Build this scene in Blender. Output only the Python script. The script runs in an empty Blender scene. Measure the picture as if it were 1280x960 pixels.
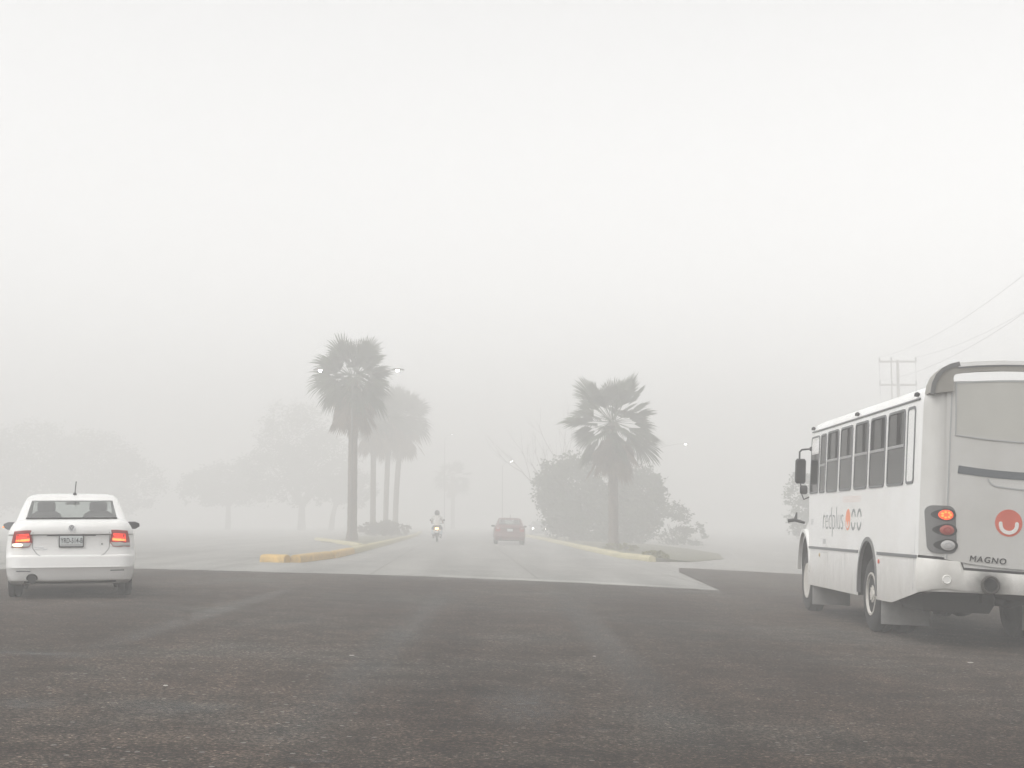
import bpy, math, random
from mathutils import Vector, Matrix

random.seed(7)
R = math.radians
PI = math.pi
scene = bpy.context.scene
COL = scene.collection

# ------------------------------------------------------------------ camera
F, CX, CY, HZ = 1850.0, 640.0, 480.0, 653.0
CAMZ = 1.03
TH = math.atan((HZ - CY) / F)
cam_d = bpy.data.cameras.new('camera')
cam = bpy.data.objects.new('camera', cam_d)
COL.objects.link(cam)
cam_d.sensor_width = 36.0
cam_d.lens = 36.0 * F / 1280.0
cam_d.clip_end = 3000
cam.location = (0, 0, CAMZ)
cam.rotation_euler = (PI / 2 + TH, 0, 0)
scene.camera = cam


def at(px, py, Y):
    """world point seen at photo pixel px,py at forward distance Y"""
    x = (px - CX) / F
    y = -(py - CY) / F
    d = Vector((x, math.cos(TH) - y * math.sin(TH), math.sin(TH) + y * math.cos(TH)))
    t = Y / d.y
    return Vector((0, 0, CAMZ)) + d * t


def gz(x):
    """cross fall of the carriageway"""
    a, b, s, c, d = -7.0, -3.0, .035, 9.0, 15.0
    if x < a:
        return 0.0
    if x < b:
        return -s * (x - a) ** 2 / (2 * (b - a))
    z = -s * (b - a) / 2
    if x < c:
        return z - s * (x - b)
    z -= s * (c - b)
    if x < d:
        t = x - c
        return z - s * (t - t * t / (2 * (d - c)))
    return z - s * (d - c) / 2


def gp(px, py):
    """ground point under a photo pixel"""
    lo, hi = 1.0, 900.0
    for _ in range(60):
        m = (lo + hi) / 2
        p = at(px, py, m)
        if p.z > gz(p.x):
            lo = m
        else:
            hi = m
    return at(px, py, lo)


# ------------------------------------------------------------------ materials
def new_mat(name):
    m = bpy.data.materials.new(name)
    m.use_nodes = True
    nt = m.node_tree
    return m, nt, nt.nodes['Principled BSDF']


def mat(name, col, rough=.5, metal=0.0, emit=None, estr=0.0, var=0.0, vscale=3.0, coat=0.0, dirt=None, dscale=1.5, damt=.5, spec=.5):
    m, nt, b = new_mat(name)
    b.inputs['Roughness'].default_value = rough
    b.inputs['Metallic'].default_value = metal
    b.inputs['Specular IOR Level'].default_value = spec
    b.inputs['Coat Weight'].default_value = coat
    b.inputs['Base Color'].default_value = (*col, 1)
    if emit:
        b.inputs['Emission Color'].default_value = (*emit, 1)
        b.inputs['Emission Strength'].default_value = estr
    if var or dirt:
        tc = nt.nodes.new('ShaderNodeTexCoord')
        n = nt.nodes.new('ShaderNodeTexNoise')
        n.inputs['Scale'].default_value = vscale if not dirt else dscale
        n.inputs['Detail'].default_value = 6
        n.inputs['Roughness'].default_value = .65
        nt.links.new(tc.outputs['Object'], n.inputs['Vector'])
        r = nt.nodes.new('ShaderNodeValToRGB')
        if dirt:
            r.color_ramp.elements[0].position = .35
            r.color_ramp.elements[1].position = .72
            c2 = tuple(col[i] * (1 - damt) + dirt[i] * damt for i in range(3))
            r.color_ramp.elements[0].color = (*col, 1)
            r.color_ramp.elements[1].color = (*c2, 1)
        else:
            r.color_ramp.elements[0].position = .3
            r.color_ramp.elements[1].position = .7
            r.color_ramp.elements[0].color = (*[c * (1 - var) for c in col], 1)
            r.color_ramp.elements[1].color = (*[min(1, c * (1 + var)) for c in col], 1)
        nt.links.new(n.outputs['Fac'], r.inputs['Fac'])
        nt.links.new(r.outputs['Color'], b.inputs['Base Color'])
    return m


def glass_mat(name, tint, amount):
    m = bpy.data.materials.new(name)
    m.use_nodes = True
    nt = m.node_tree
    for n in list(nt.nodes):
        nt.nodes.remove(n)
    out = nt.nodes.new('ShaderNodeOutputMaterial')
    tr = nt.nodes.new('ShaderNodeBsdfTransparent')
    tr.inputs['Color'].default_value = (*tint, 1)
    gl = nt.nodes.new('ShaderNodeBsdfGlossy')
    gl.inputs['Roughness'].default_value = .03
    lw = nt.nodes.new('ShaderNodeLayerWeight')
    pw = nt.nodes.new('ShaderNodeMath')
    pw.operation = 'POWER'
    pw.inputs[1].default_value = 5
    nt.links.new(lw.outputs['Facing'], pw.inputs[0])
    ad = nt.nodes.new('ShaderNodeMath')
    ad.operation = 'MULTIPLY_ADD'
    ad.inputs[1].default_value = .9
    ad.inputs[2].default_value = amount
    mx = nt.nodes.new('ShaderNodeMixShader')
    nt.links.new(pw.outputs[0], ad.inputs[0])
    nt.links.new(ad.outputs[0], mx.inputs[0])
    nt.links.new(tr.outputs[0], mx.inputs[1])
    nt.links.new(gl.outputs[0], mx.inputs[2])
    nt.links.new(mx.outputs[0], out.inputs['Surface'])
    return m


def N(nt, t, **kw):
    n = nt.nodes.new(t)
    for k, v in kw.items():
        setattr(n, k, v)
    return n


def asphalt_mat():
    m, nt, b = new_mat('asphalt')
    L = nt.links.new
    tc = N(nt, 'ShaderNodeTexCoord')

    def noise(scale, detail=3, rough=.6):
        n = N(nt, 'ShaderNodeTexNoise')
        n.inputs['Scale'].default_value = scale
        n.inputs['Detail'].default_value = detail
        n.inputs['Roughness'].default_value = rough
        L(tc.outputs['Object'], n.inputs['Vector'])
        return n

    def ramp(src, stops):
        r = N(nt, 'ShaderNodeValToRGB')
        e = r.color_ramp.elements
        while len(e) < len(stops):
            e.new(.5)
        for i, (p, c) in enumerate(stops):
            e[i].position = p
            e[i].color = (*c, 1)
        L(src, r.inputs['Fac'])
        return r

    def mix(a, bb, fac, mode='MIX'):
        x = N(nt, 'ShaderNodeMix', data_type='RGBA', blend_type=mode)
        if isinstance(fac, float):
            x.inputs[0].default_value = fac
        else:
            L(fac, x.inputs[0])
        for sock, v in ((x.inputs[6], a), (x.inputs[7], bb)):
            if isinstance(v, tuple):
                sock.default_value = (*v, 1)
            else:
                L(v, sock)
        return x.outputs[2]

    grain = noise(34, 4, .75)
    big = noise(.30, 7, .68)
    base = ramp(big.outputs['Fac'], [(.36, (.039, .029, .023)), (.50, (.047, .038, .0315)), (.62, (.052, .049, .044))])
    med = noise(2.2, 5, .7)
    c = mix(base.outputs[0], ramp(med.outputs['Fac'], [(.32, (.42, .40, .38)), (.5, (1.0, 1.0, 1.0)), (.68, (1.6, 1.58, 1.55))]).outputs[0], .85, 'MULTIPLY')
    v = N(nt, 'ShaderNodeTexVoronoi')
    v.inputs['Scale'].default_value = 85
    L(tc.outputs['Object'], v.inputs['Vector'])
    sep = N(nt, 'ShaderNodeSeparateColor')
    L(v.outputs['Color'], sep.inputs[0])
    agg = ramp(sep.outputs[0], [(0, (.2, .18, .17)), (.5, (.8, .77, .75)), (.85, (1.7, 1.62, 1.55)), (.97, (2.6, 2.5, 2.4)), (1, (5.5, 5.2, 4.9))])
    c = mix(c, agg.outputs[0], .85, 'MULTIPLY')
    c = mix(c, ramp(grain.outputs['Fac'], [(.38, (.22, .2, .19)), (.5, (.95, .95, .95)), (.62, (2.2, 2.12, 2.05))]).outputs[0], .9, 'MULTIPLY')
    v2 = N(nt, 'ShaderNodeTexVoronoi')
    v2.inputs['Scale'].default_value = 17
    L(tc.outputs['Object'], v2.inputs['Vector'])
    sep2 = N(nt, 'ShaderNodeSeparateColor')
    L(v2.outputs['Color'], sep2.inputs[0])
    th = N(nt, 'ShaderNodeMath', operation='GREATER_THAN')
    th.inputs[1].default_value = .93
    L(sep2.outputs[1], th.inputs[0])
    ds = N(nt, 'ShaderNodeMath', operation='LESS_THAN')
    ds.inputs[1].default_value = .26
    L(v2.outputs['Distance'], ds.inputs[0])
    sp = N(nt, 'ShaderNodeMath', operation='MULTIPLY')
    L(th.outputs[0], sp.inputs[0])
    L(ds.outputs[0], sp.inputs[1])
    sp2 = N(nt, 'ShaderNodeMath', operation='MULTIPLY')
    L(sp.outputs[0], sp2.inputs[0])
    sp2.inputs[1].default_value = .8
    c = mix(c, (.24, .225, .205), sp2.outputs[0])
    # tyre polished, greyer bands running along the road
    wv = N(nt, 'ShaderNodeMapping')
    wv.inputs['Scale'].default_value = (.55, .06, 1)
    L(tc.outputs['Object'], wv.inputs['Vector'])
    n3 = N(nt, 'ShaderNodeTexNoise')
    n3.inputs['Scale'].default_value = 1.0
    n3.inputs['Detail'].default_value = 4
    L(wv.outputs[0], n3.inputs['Vector'])
    c = mix(c, ramp(n3.outputs['Fac'], [(.38, (.70, .66, .63)), (.60, (1.25, 1.28, 1.28))]).outputs[0], .8, 'MULTIPLY')
    L(c, b.inputs['Base Color'])
    b.inputs['Roughness'].default_value = .9
    b.inputs['Specular IOR Level'].default_value = .3
    bmp = N(nt, 'ShaderNodeBump')
    bmp.inputs['Strength'].default_value = .75
    bmp.inputs['Distance'].default_value = .012
    fine = noise(90, 3, .7)
    L(fine.outputs['Fac'], bmp.inputs['Height'])
    L(bmp.outputs[0], b.inputs['Normal'])
    return m


def concrete_mat(name, c0, c1, joints=True, stain=.35):
    m, nt, b = new_mat(name)
    L = nt.links.new
    tc = N(nt, 'ShaderNodeTexCoord')
    n = N(nt, 'ShaderNodeTexNoise')
    n.inputs['Scale'].default_value = .5
    n.inputs['Detail'].default_value = 8
    n.inputs['Roughness'].default_value = .65
    L(tc.outputs['Object'], n.inputs['Vector'])
    r = N(nt, 'ShaderNodeValToRGB')
    r.color_ramp.elements[0].position = .3
    r.color_ramp.elements[1].position = .7
    r.color_ramp.elements[0].color = (*c0, 1)
    r.color_ramp.elements[1].color = (*c1, 1)
    L(n.outputs['Fac'], r.inputs['Fac'])
    mp = N(nt, 'ShaderNodeMapping')
    mp.inputs['Scale'].default_value = (.9, .05, 1)
    L(tc.outputs['Object'], mp.inputs['Vector'])
    n2 = N(nt, 'ShaderNodeTexNoise')
    n2.inputs['Scale'].default_value = 1
    n2.inputs['Detail'].default_value = 5
    L(mp.outputs[0], n2.inputs['Vector'])
    r2 = N(nt, 'ShaderNodeValToRGB')
    r2.color_ramp.elements[0].position = .35
    r2.color_ramp.elements[1].position = .65
    r2.color_ramp.elements[0].color = (1 - stain, 1 - stain, 1 - stain, 1)
    r2.color_ramp.elements[1].color = (1.1, 1.1, 1.1, 1)
    L(n2.outputs['Fac'], r2.inputs['Fac'])
    x = N(nt, 'ShaderNodeMix', data_type='RGBA', blend_type='MULTIPLY')
    x.inputs[0].default_value = .7
    L(r.outputs[0], x.inputs[6])
    L(r2.outputs[0], x.inputs[7])
    out = x.outputs[2]
    if joints:
        br = N(nt, 'ShaderNodeTexBrick')
        br.offset = 0
        br.inputs['Scale'].default_value = 1
        br.inputs['Brick Width'].default_value = 3.6
        br.inputs['Row Height'].default_value = 5.5
        br.inputs['Mortar Size'].default_value = .03
        br.inputs['Mortar Smooth'].default_value = .3
        br.inputs['Color1'].default_value = (1, 1, 1, 1)
        br.inputs['Color2'].default_value = (.93, .93, .92, 1)
        br.inputs['Mortar'].default_value = (.55, .53, .5, 1)
        mp2 = N(nt, 'ShaderNodeMapping')
        mp2.inputs['Location'].default_value = (1.9, 1.5, 0)
        mp2.inputs['Rotation'].default_value = (0, 0, R(-2))
        L(tc.outputs['Object'], mp2.inputs['Vector'])
        L(mp2.outputs[0], br.inputs['Vector'])
        y = N(nt, 'ShaderNodeMix', data_type='RGBA', blend_type='MULTIPLY')
        y.inputs[0].default_value = .8
        L(out, y.inputs[6])
        L(br.outputs['Color'], y.inputs[7])
        out = y.outputs[2]
    L(out, b.inputs['Base Color'])
    b.inputs['Roughness'].default_value = .88
    return m


def worn_paint_mat(name, col, lo=.5, hi=.7, scale=6):
    m, nt, b = new_mat(name)
    L = nt.links.new
    tc = N(nt, 'ShaderNodeTexCoord')
    n = N(nt, 'ShaderNodeTexNoise')
    n.inputs['Scale'].default_value = scale
    n.inputs['Detail'].default_value = 8
    n.inputs['Roughness'].default_value = .75
    L(tc.outputs['Object'], n.inputs['Vector'])
    r = N(nt, 'ShaderNodeMapRange')
    r.inputs['From Min'].default_value = lo
    r.inputs['From Max'].default_value = hi
    r.inputs['To Max'].default_value = .55
    L(n.outputs['Fac'], r.inputs['Value'])
    at_ = N(nt, 'ShaderNodeAttribute', attribute_name='fade')
    ml = N(nt, 'ShaderNodeMath', operation='MULTIPLY')
    L(r.outputs[0], ml.inputs[0])
    L(at_.outputs['Fac'], ml.inputs[1])
    L(ml.outputs[0], b.inputs['Alpha'])
    b.inputs['Base Color'].default_value = (*col, 1)
    b.inputs['Roughness'].default_value = .85
    return m


M = {}
M['asphalt'] = asphalt_mat()
M['concrete'] = concrete_mat('road_concrete', (.23, .225, .21), (.31, .305, .285))
M['edge'] = concrete_mat('concrete_edge', (.30, .295, .27), (.38, .375, .35), False, .2)
M['earth'] = concrete_mat('pale_earth', (.24, .235, .215), (.33, .32, .30), False, .2)
M['turf'] = mat('dry_turf', (.12, .115, .07), .95, var=.4, vscale=2)
M['yellow'] = mat('yellow_kerb_paint', (.66, .44, .15), .75, dirt=(.20, .15, .08), dscale=5, damt=.75)
M['yellow2'] = mat('pale_and_mist_faded_yellow_kerb_paint', (.52, .47, .29), .8, dirt=(.2, .18, .1), dscale=3, damt=.6)  # pale yellow; on far left blocks the mist's fading is put into the colour
M['car_white'] = mat('white_car_paint', (.80, .80, .785), .28, coat=.5, dirt=(.60, .57, .53), dscale=1.2, damt=.35)
M['car_red'] = mat('red_car_paint', (.13, .042, .038), .3, coat=.5)
M['car_grey'] = mat('grey_car_paint', (.2, .2, .21), .3, coat=.5)
M['bus_white'] = mat('white_bus_paint', (.80, .80, .79), .38, coat=.15, dirt=(.62, .60, .56), dscale=.9, damt=.5)
M['bus_dirty'] = mat('grimy_white_bus_paint', (.57, .565, .545), .5, dirt=(.44, .43, .40), dscale=.9, damt=.8)
M['black'] = mat('black_plastic', (.018, .018, .018), .55)
M['trimgrey'] = mat('grey_trim', (.13, .135, .14), .5)
M['lampgrey'] = mat('grey_lamp_housing', (.13, .13, .128), .45)
M['rubber'] = mat('tyre_rubber', (.022, .022, .022), .85, var=.3, vscale=8)
M['under'] = mat('dark_underbody', (.02, .019, .018), .9)
M['flap'] = mat('grey_mud_flap', (.30, .295, .285), .7, var=.3, vscale=2)
M['rim'] = mat('dusty_white_rim', (.55, .53, .49), .55, dirt=(.33, .30, .26), dscale=6, damt=.5)
M['alloy'] = mat('silver_hubcap', (.5, .5, .5), .35, .7)
M['chrome'] = mat('chrome', (.7, .7, .7), .15, 1)
M['busglass'] = mat('dark_tinted_bus_glass', (.012, .013, .013), .08, spec=.3)
M['busglass2'] = mat('grey_tinted_bus_glass', (.022, .023, .022), .12, spec=.2)
M['slot'] = mat('black_window_opening', (.008, .008, .008), .9)
M['carglass'] = glass_mat('tinted_car_glass', (.84, .88, .86), .20)
M['seat'] = mat('grey_seat_fabric', (.18, .18, .175), .9)
M['redlens'] = mat('red_tail_lens', (.30, .015, .012), .15)
M['redlit'] = mat('lit_red_lens', (.4, .03, .015), .2, emit=(1, .025, .006), estr=.85)
M['oranlit'] = mat('lit_orange_lens', (.8, .3, .05), .2, emit=(1, .28, .05), estr=1.0)
M['whitelit'] = mat('lit_indicator_lens', (.9, .8, .6), .2, emit=(1, .80, .45), estr=1.6)
M['clear'] = mat('clear_lens', (.45, .44, .43), .12, spec=.8)
M['reddim'] = mat('unlit_red_lens', (.34, .06, .04), .15, spec=.8)
M['amberlit'] = mat('lit_amber_red_lens', (.6, .06, .02), .2, emit=(1, .075, .008), estr=.75)
M['amberhot'] = mat('lit_lamp_core', (.8, .25, .05), .2, emit=(1, .22, .03), estr=.95)
M['headlit'] = mat('lit_headlight', (.9, .9, .9), .2, emit=(1, .95, .88), estr=40)
M['motolit'] = mat('lit_motorcycle_tail_lamp', (.9, .4, .1), .2, emit=(1, .50, .15), estr=9)
M['lamplit'] = mat('lit_street_lamp', (.9, .9, .9), .3, emit=(1, .97, .92), estr=45)
M['plate'] = mat('number_plate_white', (.62, .65, .65), .4)
M['ink'] = mat('plate_lettering', (.03, .035, .04), .6)
M['smile'] = mat('orange_red_decal', (.58, .115, .07), .5, var=.08, vscale=4)
M['orange'] = mat('orange_decal', (.80, .27, .13), .5)
M['decalgrey'] = mat('grey_decal', (.22, .23, .23), .5)
M['decallight'] = mat('pale_grey_decal', (.38, .385, .385), .5)
M['pink'] = mat('pale_pink_decal', (.74, .62, .58), .5)
M['decalwhite'] = mat('white_decal', (.74, .73, .70), .5)
M['soot'] = mat('exhaust_soot', (.05, .046, .04), .9, var=.4, vscale=9)
M['trunk'] = mat('palm_trunk', (.12, .095, .075), .95, var=.35, vscale=5)
M['bark'] = mat('tree_bark', (.10, .08, .065), .95, var=.3, vscale=4)
M['frond'] = mat('palm_frond_green', (.055, .075, .035), .75, var=.35, vscale=1.2)
M['frond2'] = mat('palm_frond_grey_green', (.07, .08, .045), .75, var=.35, vscale=1.2)
M['dead'] = mat('dead_palm_frond', (.17, .125, .08), .9, var=.3, vscale=2)
M['leaf'] = mat('dark_green_leaf', (.05, .07, .032), .8, var=.4, vscale=.8)
M['leaf2'] = mat('brownish_leaf', (.085, .065, .045), .85, var=.4, vscale=1)
M['leaf3'] = mat('weed_leaf', (.20, .19, .07), .85, var=.35, vscale=4)
M['pole'] = mat('galvanised_pole', (.33, .33, .33), .5, .4)
M['lamppole'] = mat('weathered_lamp_pole', (.11, .10, .09), .8)
M['wood'] = mat('weathered_pole', (.20, .18, .16), .9, var=.2)
M['wire'] = mat('wire', (.06, .06, .06), .6)
M['litter'] = mat('crumpled_paper', (.42, .40, .37), .9)
M['shirt'] = mat('pale_shirt', (.62, .62, .60), .85)
M['cloth'] = mat('dark_trousers', (.03, .035, .05), .9)
M['skin'] = mat('skin', (.30, .18, .12), .6)
M['helmet'] = mat('dark_helmet', (.03, .03, .035), .3)
M['bluebag'] = mat('pale_blue_pannier', (.45, .52, .58), .7)
M['mirror'] = mat('mirror_glass', (.30, .31, .32), .06, .9)
M['paintline'] = worn_paint_mat('worn_road_paint', (.26, .265, .26), .42, .70, 11)
M['patch'] = worn_paint_mat('dusty_road_patch', (.135, .14, .138), .42, .62, 14)


# ------------------------------------------------------------------ mesh helpers
class MB:
    def __init__(self):
        self.v = []
        self.f = []

    def add(self, vs, fs):
        b = len(self.v)
        self.v += [tuple(p) for p in vs]
        self.f += [tuple(b + i for i in f) for f in fs]

    def box(self, lo, hi, bev=0.0):
        x0, y0, z0 = lo
        x1, y1, z1 = hi
        if bev <= 0:
            self.add([(x0, y0, z0), (x1, y0, z0), (x1, y1, z0), (x0, y1, z0), (x0, y0, z1), (x1, y0, z1), (x1, y1, z1), (x0, y1, z1)],
                     [(0, 3, 2, 1), (4, 5, 6, 7), (0, 1, 5, 4), (1, 2, 6, 5), (2, 3, 7, 6), (3, 0, 4, 7)])
            return
        e = bev
        rings = []
        for z, s in ((z0, e), (z0 + e, 0), (z1 - e, 0), (z1, e)):
            rr = []
            for cx, cy, a0 in ((x1 - e, y1 - e, 0), (x0 + e, y1 - e, 90), (x0 + e, y0 + e, 180), (x1 - e, y0 + e, 270)):
                for k in range(3):
                    a = R(a0 + 45 * k)
                    q = e if s == 0 else e * .35
                    rr.append((cx + q * math.cos(a), cy + q * math.sin(a), z))
            rings.append(rr)
        self.loft(rings, True, True)

    def loft(self, rings, cap0=False, cap1=False, closed=True):
        n = len(rings[0])
        vs = [p for r in rings for p in r]
        fs = []
        for i in range(len(rings) - 1):
            for j in range(n if closed else n - 1):
                k = (j + 1) % n
                fs.append((i * n + j, i * n + k, (i + 1) * n + k, (i + 1) * n + j))
        if cap0:
            fs.append(tuple(range(n - 1, -1, -1)))
        if cap1:
            fs.append(tuple((len(rings) - 1) * n + j for j in range(n)))
        self.add(vs, fs)

    def tube(self, pts, rad, n=8, caps=True):
        pts = [Vector(p) for p in pts]
        rings = []
        a = None
        for i, p in enumerate(pts):
            d = (pts[min(i + 1, len(pts) - 1)] - pts[max(i - 1, 0)])
            d = d.normalized() if d.length > 1e-9 else Vector((0, 0, 1))
            if a is None:
                a = d.cross(Vector((0, 0, 1)))
                if a.length < .2:
                    a = d.cross(Vector((1, 0, 0)))
            else:
                a = a - d * a.dot(d)
            a.normalize()
            b = d.cross(a)
            r = rad[i] if isinstance(rad, (list, tuple)) else rad
            rings.append([p + (a * math.cos(2 * PI * k / n) + b * math.sin(2 * PI * k / n)) * r for k in range(n)])
        self.loft(rings, caps, caps)

    def lathe(self, prof, c, n=32, axis='x'):
        """prof = list of (radius, offset along axis); closed at both ends when radius 0"""
        rings = []
        for r, o in prof:
            ring = []
            for k in range(n):
                a = 2 * PI * k / n
                u, v = r * math.cos(a), r * math.sin(a)
                if axis == 'x':
                    ring.append((c[0] + o, c[1] + u, c[2] + v))
                elif axis == 'y':
                    ring.append((c[0] + u, c[1] + o, c[2] + v))
                else:
                    ring.append((c[0] + u, c[1] + v, c[2] + o))
            rings.append(ring)
        self.loft(rings, True, True)

    def decal(self, poly, fmap, h0, h1, rings=3, dome=0.0):
        """closed outline in surface coordinates raised from h0 to h1 on a mapped surface"""
        n = len(poly)
        cx = sum(p[0] for p in poly) / n
        cy = sum(p[1] for p in poly) / n
        rr = [[fmap(p[0], p[1], h0) for p in poly]]
        for k in range(rings):
            s = 1 - k / rings
            rr.append([fmap(cx + (p[0] - cx) * s, cy + (p[1] - cy) * s, h1 + dome * (1 - s * s)) for p in poly])
        vs = [p for r in rr for p in r] + [fmap(cx, cy, h1 + dome)]
        fs = []
        for i in range(len(rr) - 1):
            for j in range(n):
                k = (j + 1) % n
                fs.append((i * n + j, i * n + k, (i + 1) * n + k, (i + 1) * n + j))
        li = (len(rr) - 1) * n
        for j in range(n):
            fs.append((li + j, li + (j + 1) % n, len(vs) - 1))
        self.add(vs, fs)

    def ring(self, outer, inner, fmap, h0, h1):
        n = len(outer)
        rr = [[fmap(*p, h0) for p in outer], [fmap(*p, h1) for p in outer], [fmap(*p, h1) for p in inner], [fmap(*p, h0) for p in inner]]
        self.loft(rr)

    def strip(self, pts, w, fmap, h0, h1):
        """raised line of width w through 2d points on a mapped surface"""
        n = len(pts)
        L_, R_ = [], []
        for i in range(n):
            a = pts[max(0, i - 1)]
            b = pts[min(n - 1, i + 1)]
            dx, dy = b[0] - a[0], b[1] - a[1]
            l = math.hypot(dx, dy) or 1
            ox, oy = -dy / l * w / 2, dx / l * w / 2
            L_.append((pts[i][0] + ox, pts[i][1] + oy))
            R_.append((pts[i][0] - ox, pts[i][1] - oy))
        rings = []
        for i in range(n):
            rings.append([fmap(*L_[i], h0), fmap(*L_[i], h1), fmap(*R_[i], h1), fmap(*R_[i], h0)])
        self.loft(rings, True, True)

    def build(self, name, m, parent=None, smooth=True, angle=35, fix=True):
        me = bpy.data.meshes.new(name)
        me.from_pydata(self.v, [], self.f)
        if fix:
            import bmesh
            bm = bmesh.new()
            bm.from_mesh(me)
            bmesh.ops.recalc_face_normals(bm, faces=bm.faces)
            bm.to_mesh(me)
            bm.free()
        me.materials.append(m)
        if smooth:
            me.shade_smooth()
            me.set_sharp_from_angle(angle=R(angle))
        o = bpy.data.objects.new(name, me)
        COL.objects.link(o)
        if parent:
            o.parent = parent
        return o


def tag(o, label=None, cat=None, group=None, kind=None):
    if label:
        o['label'] = label
    if cat:
        o['category'] = cat
    if group:
        o['group'] = group
    if kind:
        o['kind'] = kind
    return o


def empty(name, loc=(0, 0, 0), rot=(0, 0, 0), **kw):
    o = bpy.data.objects.new(name, None)
    o.empty_display_size = .2
    COL.objects.link(o)
    o.location = loc
    o.rotation_euler = rot
    tag(o, **kw)
    return o


def dup(root, loc, rotz=0, scale=None):
    def rec(o, p):
        c = o.copy()
        COL.objects.link(c)
        if p:
            c.parent = p
        for ch in list(o.children):
            rec(ch, c)
        return c
    r = rec(root, None)
    r.location = loc
    r.rotation_euler = (0, 0, rotz)
    if scale:
        r.scale = (scale,) * 3
    return r


def text_mb(s, size, fmap, h0, h1, shear=0.0, offset=0.0, width=1.0, spacing=1.0):
    """lettering as raised mesh mapped to a surface; origin at the left of the baseline"""
    cu = bpy.data.curves.new('lettering', 'FONT')
    cu.body = s
    cu.size = size
    cu.shear = shear
    cu.offset = offset
    cu.space_character = spacing
    cu.resolution_u = 4
    cu.extrude = 1.0
    o = bpy.data.objects.new('lettering', cu)
    COL.objects.link(o)
    dg = bpy.context.evaluated_depsgraph_get()
    me = bpy.data.meshes.new_from_object(o.evaluated_get(dg))
    mb = MB()
    mb.add([fmap(v.co.x * width, v.co.y, h1 if v.co.z > 0 else h0) for v in me.vertices], [tuple(p.vertices) for p in me.polygons])
    bpy.data.objects.remove(o)
    bpy.data.curves.remove(cu)
    bpy.data.meshes.remove(me)
    return mb


def rrect(x0, x1, y0, y1, r, n=4):
    pts = []
    for cx, cy, a0 in ((x1 - r, y1 - r, 0), (x0 + r, y1 - r, 90), (x0 + r, y0 + r, 180), (x1 - r, y0 + r, 270)):
        for k in range(n + 1):
            a = R(a0 + 90 * k / n)
            pts.append((cx + r * math.cos(a), cy + r * math.sin(a)))
    return pts


def ell(cx, cy, rx, ry, n=24):
    return [(cx + rx * math.cos(2 * PI * k / n), cy + ry * math.sin(2 * PI * k / n)) for k in range(n)]


def interp(tab, z, i):
    if z <= tab[0][0]:
        return tab[0][i]
    for a, b in zip(tab, tab[1:]):
        if z <= b[0]:
            t = (z - a[0]) / (b[0] - a[0])
            return a[i] + (b[i] - a[i]) * t
    return tab[-1][i]


def sstep(a, b, x):
    t = max(0, min(1, (x - a) / (b - a)))
    return t * t * (3 - 2 * t)


def plan_outline(w, yr, yf, rr, rf, bowr, bowf, nr=12, nc=5, ns=14, side=None):
    """plan outline of a vehicle at one height: rear edge, right, front, left"""
    pts = []
    k = w - rr
    for i in range(nr + 1):
        x = -k + 2 * k * i / nr
        pts.append((x, yr + bowr * (x / w) ** 2))
    cy = yr + bowr * (k / w) ** 2 + rr
    for i in range(1, nc + 1):
        a = -PI / 2 + PI / 2 * i / nc
        pts.append((k + rr * math.cos(a), cy + rr * math.sin(a)))
    kf = w - rf
    cyf = yf - bowf * (kf / w) ** 2 - rf
    for i in range(1, ns):
        y = cy + (cyf - cy) * i / ns
        pts.append((w, y))
    for i in range(nc + 1):
        a = PI / 2 * i / nc
        pts.append((kf + rf * math.cos(a), cyf + rf * math.sin(a)))
    for i in range(1, nr):
        x = kf - 2 * kf * i / nr
        pts.append((x, yf - bowf * (x / w) ** 2))
    for i in range(nc + 1):
        a = PI / 2 + PI / 2 * i / nc
        pts.append((-kf + rf * math.cos(a), cyf + rf * math.sin(a)))
    for i in range(1, ns):
        y = cyf + (cy - cyf) * i / ns
        pts.append((-w, y))
    for i in range(nc):
        a = PI + PI / 2 * i / nc
        pts.append((-k + rr * math.cos(a), cy + rr * math.sin(a)))
    return pts


def cut(obj, cutters):
    """boolean difference of closed solids"""
    mb = MB()
    for c in cutters:
        mb.add(c.v, c.f)
    co = mb.build('cutter', M['under'], obj.parent, smooth=False)
    md = obj.modifiers.new('cut', 'BOOLEAN')
    md.operation = 'DIFFERENCE'
    md.solver = 'EXACT'
    md.object = co
    dg = bpy.context.evaluated_depsgraph_get()
    me = bpy.data.meshes.new_from_object(obj.evaluated_get(dg))
    obj.modifiers.clear()
    old = obj.data
    obj.data = me
    me.name = obj.name
    me.materials.clear()
    me.materials.append(old.materials[0])
    me.materials.append(M['under'])
    from mathutils.bvhtree import BVHTree
    bv = BVHTree.FromPolygons([v.co for v in old.vertices], [tuple(p.vertices) for p in old.polygons])
    for p in me.polygons:
        hit = bv.find_nearest(p.center)
        p.material_index = 1 if hit[3] > .006 else 0
    me.shade_smooth()
    me.set_sharp_from_angle(angle=R(35))
    bpy.data.objects.remove(co)


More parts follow.
